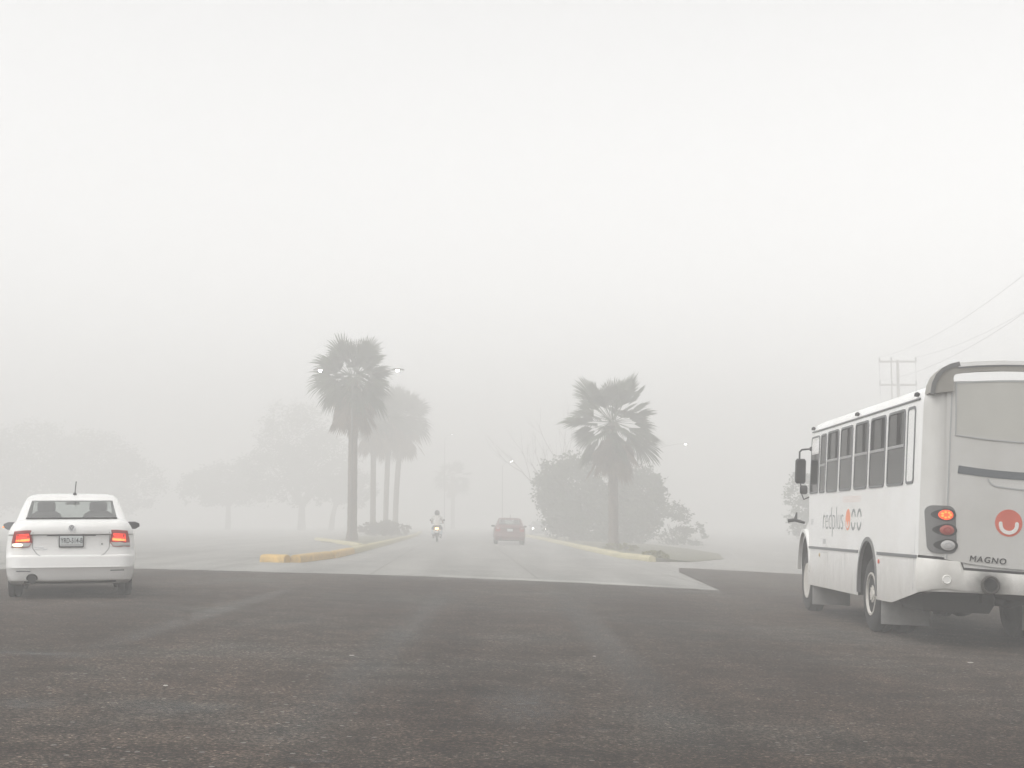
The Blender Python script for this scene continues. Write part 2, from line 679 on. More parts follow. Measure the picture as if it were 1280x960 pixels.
def wheel(parent, c, r, w, rimr, rim_m, outer, name='wheel', dish=.05, holes=0):
    """tyre with a rim child; outer = -1 or +1, the side of the vehicle"""
    t = MB()
    h = w / 2
    prof = [(rimr, -h * .8), (rimr + .02, -h), (r - .05, -h), (r - .012, -h * .82), (r, -h * .55), (r, -.012), (r - .012, -.008), (r - .012, .008), (r, .012), (r, h * .55), (r - .012, h * .82), (r - .05, h), (rimr + .02, h), (rimr, h * .8)]
    t.lathe(prof, c, 36)
    to = t.build(name, M['rubber'], parent)
    s = outer
    rm = MB()
    pr = [(rimr * 1.0, s * h * .55), (rimr * 1.02, s * (h + .004)), (rimr * .94, s * (h + .006)), (rimr * .90, s * (h - dish)), (rimr * .62, s * (h - dish * 1.6)), (rimr * .45, s * (h - dish * .9)), (rimr * .28, s * (h - dish * .7)), (rimr * .26, s * (h - dish * .2)), (0.001, s * (h - dish * .1))]
    rm.lathe(pr, c, 36)
    for k in range(holes):
        a = 2 * PI * k / holes
        y, z = rimr * .36 * math.cos(a), rimr * .36 * math.sin(a)
        rm.lathe([(.013, s * (h - dish * 1.0)), (.013, s * (h - dish * .4)), (.001, s * (h - dish * .38))], (c[0], c[1] + y, c[2] + z), 6)
    rm.build('rim', rim_m, to)
    return to


# ------------------------------------------------------------------ sedan
#        z     w    yr    rr
SED = [(.20, .78, .16, .20), (.25, .815, .055, .22), (.33, .835, .015, .24), (.40, .843, .006, .24), (.425, .846, -.012, .24), (.45, .848, -.002, .24),
       (.55, .850, .0, .24), (.575, .850, .012, .23), (.592, .850, .048, .22), (.66, .850, .066, .22), (.74, .848, .076, .22), (.855, .838, .082, .22),
       (.872, .832, .050, .21), (.905, .825, .046, .21), (.97, .795, .066, .20), (1.02, .765, .105, .20), (1.05, .735, .165, .20), (1.068, .69, .25, .2)]


def sed_zmap(y, z):
    return z - .13 * sstep(2.5, 4.3, y) * max(0, (z - .3) / .75)


def sed_rear(x, z, h=0.0):
    """point on the rear face at x, z pushed out by h"""
    w, yr, rr = interp(SED, z, 1), interp(SED, z, 2), interp(SED, z, 3)
    bow = .06
    k = w - rr
    if abs(x) <= k:
        y = yr + bow * (x / w) ** 2
    else:
        d = min(abs(x) - k, rr * .995)
        y = yr + bow * (k / w) ** 2 + rr - math.sqrt(rr * rr - d * d)
    if h == 0:
        return (x, y, z)
    nx = 0
    if abs(x) > k:
        nx = (min(abs(x) - k, rr) / rr) * (1 if x > 0 else -1)
    ny = -math.sqrt(max(.02, 1 - nx * nx))
    return (x + nx * h, y + ny * h, z)


def make_sedan(label, group, paint, loc, rotz, plate_text=None, badge=False, lit=False, heads=False, roll=0, indicator=False):
    root = empty('sedan', loc, (0, roll, rotz), label=label, cat='car', group=group)
    b = MB()
    rings = []
    for z, w, yr, rr in SED:
        yf = 4.36 - .05 * abs(z - .5) - (.25 * max(0, z - .62) / .4)
        o = plan_outline(w, yr, yf, rr, .34, .06, .12)
        rings.append([(x, y, sed_zmap(y, z)) for x, y in o])
    b.loft(rings, True, True)
    body = b.build('body', paint, root)
    cs = []
    for s in (-1, 1):
        for yc in (.86, 3.42):
            c = MB()
            c.lathe([(.355, -.16), (.355, .2)], (s * .76, yc, .315), 28)
            cs.append(c)
    cut(body, cs)
    # cabin
    lv = [(1.03, .745, .40, 3.30, .13), (1.083, .730, .50, 3.12, .12), (1.20, .695, .78, 2.83, .11), (1.345, .640, 1.13, 2.42, .085), (1.385, .618, 1.22, 2.30, .085), (1.42, .575, 1.31, 2.18, .10), (1.442, .49, 1.42, 2.05, .12), (1.452, .30, 1.6, 1.9, .12)]
    nr, nc, ns = 12, 5, 14
    rr_ = [[(x, y, z) for x, y in plan_outline(w, yr, yf, r, r, .05 if z < 1.43 else .01, .14 if z < 1.43 else .01, nr, nc, ns)] for z, w, yr, yf, r in lv]
    n = len(rr_[0])
    # column index ranges of the outline
    rear = range(0, nr)
    i0 = nr + nc
    rs = range(i0, i0 + ns)
    f0 = i0 + ns + nc - 0
    front = range(f0, f0 + nr)
    l0 = f0 + nr + nc
    ls = range(l0, l0 + ns)
    wins = {}
    for j in rear:
        wins[j] = 'rear_window'
    for q, j in enumerate(rs):
        if q in (1, 2, 3, 4, 5):
            wins[j] = 'rs1'
        elif q in (7, 8, 9, 10, 11):
            wins[j] = 'rs2'
    for j in front:
        wins[j] = 'windscreen'
    for q, j in enumerate(ls):
        if q in (12, 11, 10, 9, 8):
            wins[j] = 'ls1'
        elif q in (2, 3, 4, 5, 6):
            wins[j] = 'ls2'
    shell, gl = MB(), {}
    vs = [p for r in rr_ for p in r]
    fs = []
    for i in range(len(rr_) - 1):
        for j in range(n):
            k = (j + 1) % n
            q = (i * n + j, i * n + k, (i + 1) * n + k, (i + 1) * n + j)
            if i in (1, 2) and j in wins:
                g = gl.setdefault(wins[j], MB())
                g.add([vs[a] for a in q], [(0, 1, 2, 3)])
            else:
                fs.append(q)
    fs.append(tuple((len(rr_) - 1) * n + j for j in range(n)))
    shell.add(vs, fs)
    so = shell.build('roof', paint, root, angle=45)
    names = {'rear_window': 'rear_window', 'windscreen': 'windscreen', 'rs1': 'side_window', 'rs2': 'side_window', 'ls1': 'side_window', 'ls2': 'side_window'}
    for k, g in gl.items():
        g.build(names[k], M['carglass'], root)
    rb = MB()
    wl = [rr_[1][j] for j in range(0, nr + 1)]
    rb.tube([(x, y - .012, z + .008) for x, y, z in wl], .012, 6)
    rb.build('window_seal', M['black'], root)
    # interior
    sh = MB()
    sh.box((-.62, .62, 1.072), (.62, 1.0, 1.078))
    sh.build('parcel_shelf', M['seat'], root)
    for s in (-1, 1):
        st = MB()
        st.loft([[(s * .37 + a * .22, 1.98 + .10 * (zz - .9) * -1 + e, zz) for a, e in ((-w_, -.05), (w_, -.05), (w_, .05), (-w_, .05))] for zz, w_ in ((.75, 1.05), (1.08, 1.05), (1.16, .9), (1.20, .6))], True, True)
        sto = st.build('front_seat', M['seat'], root)
        st = MB()
        st.box((s * .37 - .13, 1.88, 1.19), (s * .37 + .13, 1.97, 1.335), .035)
        st.build('headrest', M['seat'], sto)
        hr = MB()
        hr.box((s * .40 - .12, 1.02, 1.04), (s * .40 + .12, 1.09, 1.115), .03)
        hr.build('rear_headrest', M['seat'], root)
    mm = MB()
    mm.box((-.10, 1.16, 1.285), (.10, 1.19, 1.325), .012)
    mm.build('high_brake_lamp', M['seat'], root)
    ds = MB()
    ds.box((-.66, 2.75, 1.0), (.66, 3.05, 1.06), .02)
    ds.build('dashboard', M['seat'], root)
    sw = MB()
    sw.tube([(-.37 + .17 * math.cos(2 * PI * k / 16), 2.55 + .06 * math.sin(2 * PI * k / 16), 1.02 + .15 * math.sin(2 * PI * k / 16)) for k in range(17)], .014, 6)
    sw.build('steering_wheel', M['black'], root)
    # wheels
    for s in (-1, 1):
        for yc in (.86, 3.42):
            wheel(root, (s * .735, yc, .305), .305, .195, .20, M['alloy'], s, dish=.03)
    un = MB()
    un.box((-.60, .30, .19), (.60, 4.0, .27))
    un.box((-.70, .20, .235), (.70, .34, .33))
    un.tube([(-.62, .86, .3), (.62, .86, .3)], .045)
    un.box((-.56, .28, .205), (.1, .6, .27), .03)
    un.build('underbody', M['under'], root)
    ex = MB()
    ex.lathe([(.055, 0), (.055, .5), (.045, .5), (.045, .03), (.044, .02)], (-.50, -.005, .262), 16, 'y')
    ex.build('exhaust_pipe', M['black'], root)
    eb = MB()
    eb.decal(ell(-.50, .282, .075, .062, 16), sed_rear, -.02, .004, 2)
    eb.build('exhaust_cutout', M['under'], root)
    lip = MB()
    lip.strip([(-.60, .225), (-.3, .218), (0, .215), (.3, .218), (.60, .225)], .03, sed_rear, -.03, .004)
    lip.build('bumper_lip', M['under'], root)
    # rear details
    for s in (-1, 1):
        poly = [(s * a, z) for a, z in ((.735, .915), (.60, .928), (.525, .928), (.515, .83), (.505, .765), (.55, .70), (.64, .694), (.775, .694), (.765, .80))]
        if s > 0:
            poly = poly[::-1]
        tl = MB()
        tl.decal(poly, sed_rear, -.02, .012, 5)
        lo = tl.build('tail_lamp', M['redlens'], root)
        if lit:
            a = MB()
            pq = [(s * u, z) for u, z in ((.705, .872), (.555, .882), (.545, .835), (.545, .772), (.72, .765))]
            a.decal(pq, sed_rear, .0, .0165, 4)
            a.build('brake_light', M['redlit'], lo)
            a = MB()
            a.strip([(s * .71, .792), (s * .62, .792), (s * .545, .800)], .028, sed_rear, .0, .021)
            a.build('light_bar', M['oranlit'], lo)
            a = MB()
            a.decal([(s * u, z) for u, z in ((.765, .752), (.64, .758), (.52, .757), (.555, .708), (.64, .703), (.772, .703))], sed_rear, 0, .0155, 4)
            a.build('reversing_lens', M['clear'], lo)
            if s < 0 and indicator:
                a = MB()
                a.decal(ell(-.69, .729, .062, .023, 16), sed_rear, 0, .020, 3, .006)
                a.build('indicator_light', M['whitelit'], lo)
        else:
            a = MB()
            a.decal([(s * u, z) for u, z in ((.72, .9), (.56, .91), (.56, .83), (.73, .81))], sed_rear, 0, .017, 3)
            a.build('reflector_lens', M['clear'], lo)
        rf = MB()
        rf.strip([(s * .70, .378), (s * .52, .376)], .014, sed_rear, -.005, .008)
        rf.build('bumper_reflector', M['trimgrey'], root)
        # shut line of boot lid
        sl = MB()
        sl.strip([(s * .50, .90), (s * .505, .76), (s * .50, .68), (s * .44, .60), (s * .40, .585)], .007, sed_rear, -.004, .0015)
        sl.build('boot_seam', M['trimgrey'], root)
        hd = MB()
        mc = (s * .90, 2.62, .985)
        rg = []
        for t_, sc in ((-.06, .25), (-.045, .85), (-.0, 1.0), (.06, .8), (.10, .3)):
            rg.append([(mc[0] + s * (u * sc), mc[1] + t_, mc[2] + v * sc) for u, v in ((-.11, -.03), (-.06, -.062), (.04, -.058), (.10, -.02), (.095, .03), (.03, .056), (-.06, .056), (-.11, .03))])
        hd.loft(rg, True, True)
        hd.tube([(s * .74, 2.66, .96), (s * .82, 2.64, .965)], .025, 6)
        ho = hd.build('door_mirror', M['black'], root)
        mg = MB()
        mg.decal([(mc[0] + s * u * .86, mc[2] + v * .84) for u, v in ((-.11, -.03), (-.06, -.062), (.04, -.058), (.10, -.02), (.095, .03), (.03, .056), (-.06, .056), (-.11, .03))],
                 lambda x, z, h: (x, mc[1] - .055 - h, z), -.03, .008, 2)
        mg.build('mirror_glass', M['mirror'] if s < 0 else M['black'], ho)
        if s < 0 and indicator:
            q = MB()
            q.box((mc[0] - .112, mc[1] - .05, mc[2] - .03), (mc[0] - .085, mc[1] - .01, mc[2] - .008), .006)
            q.build('repeater_lamp', M['oranlit'], ho)
        for yy in (1.45, 2.42):
            dh = MB()
            dh.tube([(s * .842, yy, .80), (s * .862, yy + .03, .80), (s * .862, yy + .17, .80), (s * .842, yy + .2, .80)], .011, 6)
            dh.build('door_handle', paint, root)
        sfm = lambda y, z, h: (s * (interp(SED, z, 1) + h), y, z)
        for pts in ([(2.16, .33), (2.14, .66), (2.14, .94)], [(1.32, .60), (1.24, .72), (1.20, .93)], [(3.02, .33), (3.03, .66), (3.0, .90)], [(1.36, .335), (2.2, .33), (3.0, .335)]):
            ds_ = MB()
            ds_.strip(pts, .009, sfm, -.006, .002)
            ds_.build('door_seam', M['trimgrey'], root)
        hl = MB()
        hp = [(s * u, z) for u, z in ((.40, .66), (.70, .70), (.79, .78), (.70, .80), (.42, .745))]

        def ff(x, z, h):
            w_ = .845
            k_ = w_ - .34
            yy = 4.36 - .12 * (min(abs(x), k_) / w_) ** 2
            if abs(x) > k_:
                d_ = min(abs(x) - k_, .33)
                yy = 4.36 - .12 * (k_ / w_) ** 2 - .34 + math.sqrt(.34 ** 2 - d_ * d_)
            yy -= .25 * max(0, z - .55) / .4
            return (x, yy + h, z - .045)
        hl.decal(hp, ff, -.05, .014, 4)
        hlo = hl.build('headlight', M['clear'], root)
        if heads:
            q = MB()
            q.decal(ell(s * .60, .73, .07, .045, 14), ff, 0, .03, 2, .015)
            q.build('headlight_bulb', M['headlit'], hlo)
    gr = MB()
    gr.decal([(-.36, .74), (-.36, .665), (.36, .665), (.36, .74)], ff, -.03, .012, 3)
    gr.build('grille', M['black'], root)
    gr = MB()
    gr.decal([(-.5, .44), (-.42, .34), (.42, .34), (.5, .44)], ff, -.03, .012, 3)
    gr.build('air_intake', M['black'], root)
    # painted shadow lines below the lid crease, then the plate
    cr = MB()
    cr.strip([(-.52, .866), (-.3, .864), (0, .864), (.3, .864), (.52, .866)], .010, sed_rear, -.004, .003)
    cr.build('boot_lip_shadow_line', M['trimgrey'], root)  # grey strip paints the shadow line under the lid lip
    rc = MB()
    rc.strip([(-.32, .853), (0, .853), (.32, .853)], .012, sed_rear, -.004, .004)
    rc.build('licence_recess_shadow', M['black'], root)  # black strip paints the deeper shadow at the top of the recess
    pf = MB()
    pf.decal(rrect(-.165, .165, .692, .862, .015), lambda x, z, h: (x, .066 - h, z), -.02, .012, 1)
    po = pf.build('plate_frame', M['black'], root)
    pp = MB()
    pp.decal(rrect(-.150, .150, .708, .848, .01), lambda x, z, h: (x, .066 - h, z), .0, .016, 1)
    po2 = pp.build('number_plate', M['plate'], po)
    if plate_text:
        t = text_mb(plate_text, .098, lambda u, v, h: (-.138 + u, .066 - h, .752 + v), .014, .0195, 0, .0010, .60, 1.05)
        t.build('plate_lettering', M['ink'], po2)
        t = MB()
        t.decal(rrect(-.14, .14, .715, .735, .004), lambda x, z, h: (x, .066 - h, z), .01, .0175, 1)
        t.build('plate_band', M['trimgrey'] if False else M['alloy'], po2)
    if badge:
        bz = .955
        by = lambda x, z, h: (x, sed_rear(x * .2, bz)[1] + (z - bz) * .35 - h, z)
        e = MB()
        e.ring(ell(0, bz, .046, .046, 24), ell(0, bz, .038, .038, 24), by, -.01, .012)
        e.strip([(-.024, bz + .032), (0, bz + .002), (.024, bz + .032)], .009, by, -.01, .011)
        e.strip([(-.037, bz + .012), (-.018, bz - .032), (0, bz - .006), (.018, bz - .032), (.037, bz + .012)], .009, by, -.01, .011)
        eo = e.build('round_emblem', M['chrome'], root)
        e2 = MB()
        e2.decal(ell(0, bz, .04, .04, 24), by, -.01, .003, 1)
        e2.build('emblem_disc', M['trimgrey'], eo)
        t = MB()
        x = -.49
        random.seed(3)
        for row, x1 in ((.700, -.365), (.672, -.32)):
            x = -.49
            while x < x1:
                l = random.uniform(.008, .02)
                t.strip([(x, row), (x + l, row)], random.choice((.012, .016)), sed_rear, -.004, .005)
                x += l + .006
        t.build('model_lettering', M['chrome'], root)
        t = MB()
        t.lathe([(.011, 0), (.011, -.008), (.001, -.009)], sed_rear(.405, .735), 12, 'y')
        t.build('lock_barrel', M['black'], root)
    an = MB()
    an.lathe([(.028, 0), (.022, .03), (.008, .04)], (.03, 1.36, 1.425), 10, 'z')
    an.tube([(.03, 1.37, 1.44), (.045, 1.28, 1.62)], .0075, 6)
    an.build('aerial', M['black'], root)
    return root


# ------------------------------------------------------------------ setting : ground sheets
def sheet(name, pts_fn, m, nx, ny, dz, kind='structure'):
    b = MB()
    vs = []
    for j in range(ny + 1):
        for i in range(nx + 1):
            x, y = pts_fn(i / nx, j / ny)
            vs.append((x, y, gz(x) + dz))
    fs = []
    for j in range(ny):
        for i in range(nx):
            a = j * (nx + 1) + i
            fs.append((a, a + 1, a + nx + 2, a + nx + 1))
    b.add(vs, fs)
    o = b.build(name, m, None, True, 60, fix=False)
    tag(o, kind=kind)
    return o


def pl(tab, x):
    if x <= tab[0][0]:
        return tab[0][1]
    for a, b in zip(tab, tab[1:]):
        if x <= b[0]:
            return a[1] + (b[1] - a[1]) * (x - a[0]) / (b[0] - a[0])
    return tab[-1][1]


XS = [-420, -120, -60, -30, -20, -14, -10, -8, -7, -6.5, -6, -5.5, -5, -4.5, -4, -3.5, -3, 0, 3, 6, 9, 10, 11, 12, 13, 14, 15, 20, 30, 60, 120, 420]
YS = [-20, 0, 20, 40, 60, 90, 130, 200, 420]


def grid_sheet(name, xs, yfun0, yfun1, m, dz, ny=10):
    b = MB()
    vs = []
    for j in range(ny + 1):
        for x in xs:
            y0, y1 = yfun0(x), yfun1(x)
            vs.append((x, y0 + (y1 - y0) * j / ny, gz(x) + dz))
    n = len(xs)
    b.add(vs, [(j * n + i, j * n + i + 1, (j + 1) * n + i + 1, (j + 1) * n + i) for j in range(ny) for i in range(n - 1)])
    o = b.build(name, m, None, True, 60, fix=False)
    return tag(o, kind='structure')


def xs_between(a, b, step=.5):
    s = sorted(set([a, b] + [x for x in XS if a < x < b] + ([a + step * k for k in range(int((b - a) / step) + 1)] if b - a < 60 else [])))
    return s


# far edge of the asphalt junction
b0, b1, b2, b3, b4 = gp(0, 711.5), gp(165, 711), gp(360, 716), gp(540, 721), gp(720, 729)
tip = gp(899, 738)
EDGE = [(-60, 33.5), (b0.x, b0.y), (b1.x, b1.y), (b2.x, b2.y), (b3.x, b3.y), (b4.x, b4.y), (tip.x, tip.y)]
e_r = gp(900, 714.5)
e_r2 = gp(1000, 717.5)
grid_sheet('ground', XS, lambda x: -20, lambda x: 420, M['earth'], -.012, 14)
grid_sheet('asphalt_road', xs_between(-60, tip.x), lambda x: -15, lambda x: pl(EDGE, x) + .35, M['asphalt'], 0, 12)
grid_sheet('asphalt_road', xs_between(tip.x, 60), lambda x: -15, lambda x: pl([(tip.x, tip.y), (tip.x + .02, 31), (4.85, 46), (e_r2.x, e_r2.y), (60, e_r2.y - 3)], x), M['asphalt'], 0, 12)


# the concrete carriageway beyond the junction
def conc_pt(u, v):
    """u across from left field to right edge, v away"""
    yy = 300 * v ** 2.2
    right = pl([(0, tip.x), (7.5, 4.4), (22, 4.8), (60, 2.95), (300, -10)], yy)
    left = -60 if True else 0
    s = u
    x = left + (right - left) * s
    y0 = pl(EDGE, x)
    if v == 0:
        y0 += .10 * math.sin(x * 9.1) * math.sin(x * 3.7 + 1) + .06 * math.sin(x * 23 + 2 * math.sin(x * 5)) + .08 * math.sin(x * 1.3)
    return x, y0 + yy


bx = MB()
vs = []
U = [0, .3, .55, .7] + [.75 + .25 * i / 220 for i in range(221)]
V = [0, .02, .05, .08, .12, .16, .2, .25, .3, .36, .43, .5, .6, .7, .85, 1]
for v in V:
    for u in U:
        x, y = conc_pt(u, v)
        vs.append((x, y, gz(x) + .004))
nu = len(U)
bx.add(vs, [(j * nu + i, j * nu + i + 1, (j + 1) * nu + i + 1, (j + 1) * nu + i) for j in range(len(V) - 1) for i in range(nu - 1)])
tag(bx.build('concrete_road', M['concrete'], None, True, 60, fix=False), kind='structure')

# pale concrete strip along the joint of asphalt and concrete
xs = xs_between(b3.x + .1, tip.x - .1)
grid_sheet('gutter_strip', xs, lambda x: pl(EDGE, x) + .22, lambda x: pl(EDGE, x) + .22 + .9 * min(1, (tip.x - x) / 1.5), M['edge'], .008, 2)


def faded(o, vals):
    at_ = o.data.attributes.new('fade', 'FLOAT', 'POINT')
    for k, v in enumerate(vals):
        at_.data[k].value = v
    return tag(o, kind='structure')


def marking(name, p0, p1, w, m, dz=.008):
    a, b = gp(*p0), gp(*p1)
    n, mm = 24, 6
    d = (b - a)
    d.z = 0
    o = Vector((-d.y, d.x, 0)).normalized() * w / 2
    mb = MB()
    vs, fv = [], []
    for i in range(n + 1):
        c = a + d * (i / n)
        for k in range(mm + 1):
            q = c + o * (-1 + 2 * k / mm)
            vs.append((q.x, q.y, gz(q.x) + dz))
            fv.append(math.sin(PI * i / n) ** .6 * (1 - abs(-1 + 2 * k / mm)) ** .6)
    mb.add(vs, [(i * (mm + 1) + j, i * (mm + 1) + j + 1, (i + 1) * (mm + 1) + j + 1, (i + 1) * (mm + 1) + j) for i in range(n) for j in range(mm)])
    return faded(mb.build(name, m, None, True, 60, fix=False), fv)


def blob(name, px, py, rx, ry, m, dz=.009):
    c = gp(px, py)
    mb = MB()
    n, q = 28, 6
    vs, fv = [(c.x, c.y, gz(c.x) + dz)], [1.0]
    sc = [random.uniform(.75, 1.15) for _ in range(n)]
    for r in range(1, q + 1):
        for k in range(n):
            a = 2 * PI * k / n
            x, y = c.x + rx * sc[k] * math.cos(a) * r / q, c.y + ry * sc[k] * math.sin(a) * r / q
            vs.append((x, y, gz(x) + dz))
            fv.append((1 - r / q) ** .7)
    fs = [(0, 1 + k, 1 + (k + 1) % n) for k in range(n)]
    for r in range(q - 1):
        for k in range(n):
            fs.append((1 + r * n + k, 1 + (r + 1) * n + k, 1 + (r + 1) * n + (k + 1) % n, 1 + r * n + (k + 1) % n))
    mb.add(vs, fs)
    return faded(mb.build(name, m, None, True, 60, fix=False), fv)


marking('lane_marking', (372, 733), (85, 822), .45, M['paintline'], .006)
marking('lane_marking', (0, 815), (120, 824), .6, M['paintline'], .010)
marking('lane_marking', (0, 885), (60, 876), .5, M['paintline'], .006)
# pale dust trodden from the concrete on to the edge of the asphalt
M['dust'] = worn_paint_mat('concrete_dust', (.2, .195, .182), .36, .62, 3.5)
mb_ = MB()
vs_d, fv_d = [], []
xs_d = [EDGE[1][0] + (tip.x - .1 - EDGE[1][0]) * k / 120 for k in range(121)]
for x in xs_d:
    for q in range(7):
        y = pl(EDGE, x) + .12 - 2.6 * (q / 6) ** 1.5
        vs_d.append((x, y, gz(x) + .0025))
        fv_d.append((1 - q / 6) ** 1.3)
mb_.add(vs_d, [(i * 7 + j, i * 7 + j + 1, (i + 1) * 7 + j + 1, (i + 1) * 7 + j) for i in range(120) for j in range(6)])
faded(mb_.build('road_dust', M['dust'], None, True, 60, fix=False), fv_d)
# tyre-polished tracks across the junction
marking('tyre_track', (560, 735), (330, 958), .55, M['patch'], .003)
marking('tyre_track', (700, 742), (900, 958), .55, M['patch'], .003)
blob('road_patch', 655, 880, .42, 1.5, M['patch'])
blob('road_patch', 215, 886, .5, .4, M['patch'])
blob('road_patch', 752, 914, .15, .10, M['patch'])
blob('road_patch', 395, 954, .2, .1, M['patch'])


def litter(px, py, s, label, seed):
    random.seed(seed)
    c = gp(px, py)
    mb = MB()
    rings = []
    for k, (z, r) in enumerate(((0, .7), (.3, 1), (.6, .7), (.75, .2))):
        rings.append([(c.x + s * r * random.uniform(.6, 1.3) * math.cos(a), c.y + .8 * s * r * random.uniform(.6, 1.3) * math.sin(a), gz(c.x) + .004 + s * .35 * z * random.uniform(.7, 1.2)) for a in [2 * PI * q / 9 for q in range(9)]])
    mb.loft(rings, True, True)
    o = mb.build('paper_scrap', M['litter'], None, False)
    tag(o, label, 'litter')


litter(207, 858, .024, 'whitest crumpled paper scrap on the asphalt below the white sedan', 1)
litter(440, 820, .022, 'flat pale scrap lying on the asphalt below the yellow kerb end', 2)
litter(743, 821, .018, 'dusty pale scrap in the middle of the bare asphalt', 3)
litter(1213, 829, .03, 'elongated grey scrap on the asphalt in front of the bus rear', 4)


# ------------------------------------------------------------------ kerbs and medians
def kerb(p0, p1, label, m, group, w=.30, h=.21, gap=.03, n=6):
    a, b = Vector(p0), Vector(p1)
    d = (b - a)
    L_ = d.length
    d.normalize()
    o = Vector((-d.y, d.x))
    mb = MB()
    rings = []
    prof = [(-w / 2, -.02), (-w / 2, h * .55), (-w * .40, h * .85), (-w * .2, h), (w * .2, h), (w * .40, h * .85), (w / 2, h * .55), (w / 2, -.02)]
    for i in range(n + 1):
        t = gap + (L_ - 2 * gap) * i / n
        e = .94 if i in (0, n) else 1
        c = a + d * t
        jit = random.uniform(-.006, .006)
        rings.append([(c.x + o.x * u * e, c.y + o.y * u * e, gz(c.x) + z * (e if z > 0 else 1) + (jit if z > .1 else 0)) for u, z in prof])
    mb.loft(rings, True, True)
    mid = (a + b) / 2
    ob = mb.build('kerb_block', m, None, True, 40)
    return tag(ob, label, 'kerb', group)


random.seed(11)
KL = [(-6.66, 38.9), (-5.62, 38.35), (-5.28, 43.6), (-5.40, 50), (-5.55, 57), (-5.85, 68), (-6.2, 80), (-6.6, 95), (-7.6, 120), (-9.2, 150)]
gl_ = 'yellow kerb blocks of the left median'
labs = ['yellow end block of the kerb lying crosswise, chipped along its front', 'second yellow kerb block from the free end, between the two dark gaps']
for i in range(len(KL) - 1):
    lab = labs[i] if i < 2 else 'yellow painted kerb block running away beside the palm trees in the mist'
    kerb(KL[i], KL[i + 1], lab, M['yellow'] if i < 3 else M['yellow2'], gl_, gap=.20 if i < 2 else (.12 if i == 2 else .004), n=8)  # farther blocks get the paler yellow, mist fading painted into the colour
pa, pb = gp(396, 675), gp(452, 684)
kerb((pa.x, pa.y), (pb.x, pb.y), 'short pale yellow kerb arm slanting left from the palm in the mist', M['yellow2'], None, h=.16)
KR = [(4.95, 52.6), (4.2, 57), (3.85, 65), (3.5, 74), (3.05, 88), (2.2, 110), (.9, 140)]
for i in range(len(KR) - 1):
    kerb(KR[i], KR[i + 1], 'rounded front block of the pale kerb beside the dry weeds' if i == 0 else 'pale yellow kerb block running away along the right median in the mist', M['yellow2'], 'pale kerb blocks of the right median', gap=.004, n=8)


def median(name, ring, dz, nk):
    mb = MB()
    top = [(x, y, gz(x) + (dz if k < nk else .012)) for k, (x, y) in enumerate(ring)]
    bot = [(x, y, gz(x) - .01) for x, y in ring]
    mb.loft([bot, top], False, True)
    return tag(mb.build(name, M['turf'], None, False), kind='structure')


median('median_strip', [(-5.75, 60), (-6.05, 68), (-6.4, 80), (-6.8, 95), (-7.8, 120), (-9.4, 150), (-12, 150), (-10.8, 95), (-10.0, 82), (-9.6, 75), (pa.x + .2, pa.y + .4)], .12, 6)
median('median_strip', [(r[0] + .14, r[1]) for r in KR] + [(7.6, 140), (9.5, 110), (10.5, 88), (10.3, 74), (8.8, 62), (6.6, 54.5)], .13, len(KR))


# ------------------------------------------------------------------ bus
BYAW = -math.atan(22 / F)
BROLL = R(2.5)
bus = empty('passenger_bus', (4.435, 16.235, -.331), (0, BROLL, BYAW), label='white city bus with a red smile emblem on its back', cat='bus')
BW = 1.18
#        z    hw    yr   rr
BUS = [(.42, 1.175, .03, .20), (.62, 1.18, .02, .20), (.98, 1.18, .03, .20), (1.8, 1.168, .03, .20), (2.70, 1.150, .035, .18), (2.78, 1.138, .04, .17), (2.85, 1.10, .05, .16), (2.91, 1.0, .06, .16), (2.945, .82, .09, .16), (2.96, .45, .16, .16)]


def bsx(z):
    return BW - interp(BUS, z, 1)


def bside(y, z, h=0.0):
    return (bsx(z) - h, y, z)


def brear(x, z, h=0.0):
    w, yr, rr = interp(BUS, z, 1), interp(BUS, z, 2), interp(BUS, z, 3)
    xc = x - BW
    k = w - rr
    if abs(xc) <= k:
        return (x, yr - h, z)
    d = min(abs(xc) - k, rr * .99)
    ny = math.sqrt(rr * rr - d * d) / rr
    nx = d / rr * (1 if xc > 0 else -1)
    return (BW + (k * (1 if xc > 0 else -1)) + nx * (rr + h), yr + rr - ny * (rr + h), z)


b = MB()
rings = []
for z, w, yr, rr in BUS:
    yf = 6.98 if z > 1.5 else 6.86
    if z > 2.6:
        yf -= (z - 2.6) * .6
    o = plan_outline(w, yr, yf, rr, .12, .0, .14, 12, 6, 40)
    rg = []
    for x, y in o:
        zz = z
        if z < .95:
            t = max(0, (1.39 - y) / 1.36)
            zz = z + (.20 * min(1, t)) * (.98 - z) / .56
        rg.append((x + BW, y, zz))
    rings.append(rg)
b.loft(rings, True, True)
body = b.build('body', M['bus_white'], bus)


def arch_poly(yc, half, top, n=14):
    p = [(yc + half * math.cos(PI * k / n), .52 + (top - .52) * math.sin(PI * k / n) ** .85) for k in range(n + 1)]
    return p + [(yc - half, .2), (yc + half, .2)]


cs = []
for x0, x1 in ((-.2, .62), (2 * BW - .62, 2 * BW + .2)):
    c = MB()
    P = arch_poly(2.66, .50, 1.14)
    c.loft([[(x0, y, z) for y, z in P], [(x1, y, z) for y, z in P]], True, True)
    cs.append(c)
cut(body, cs)

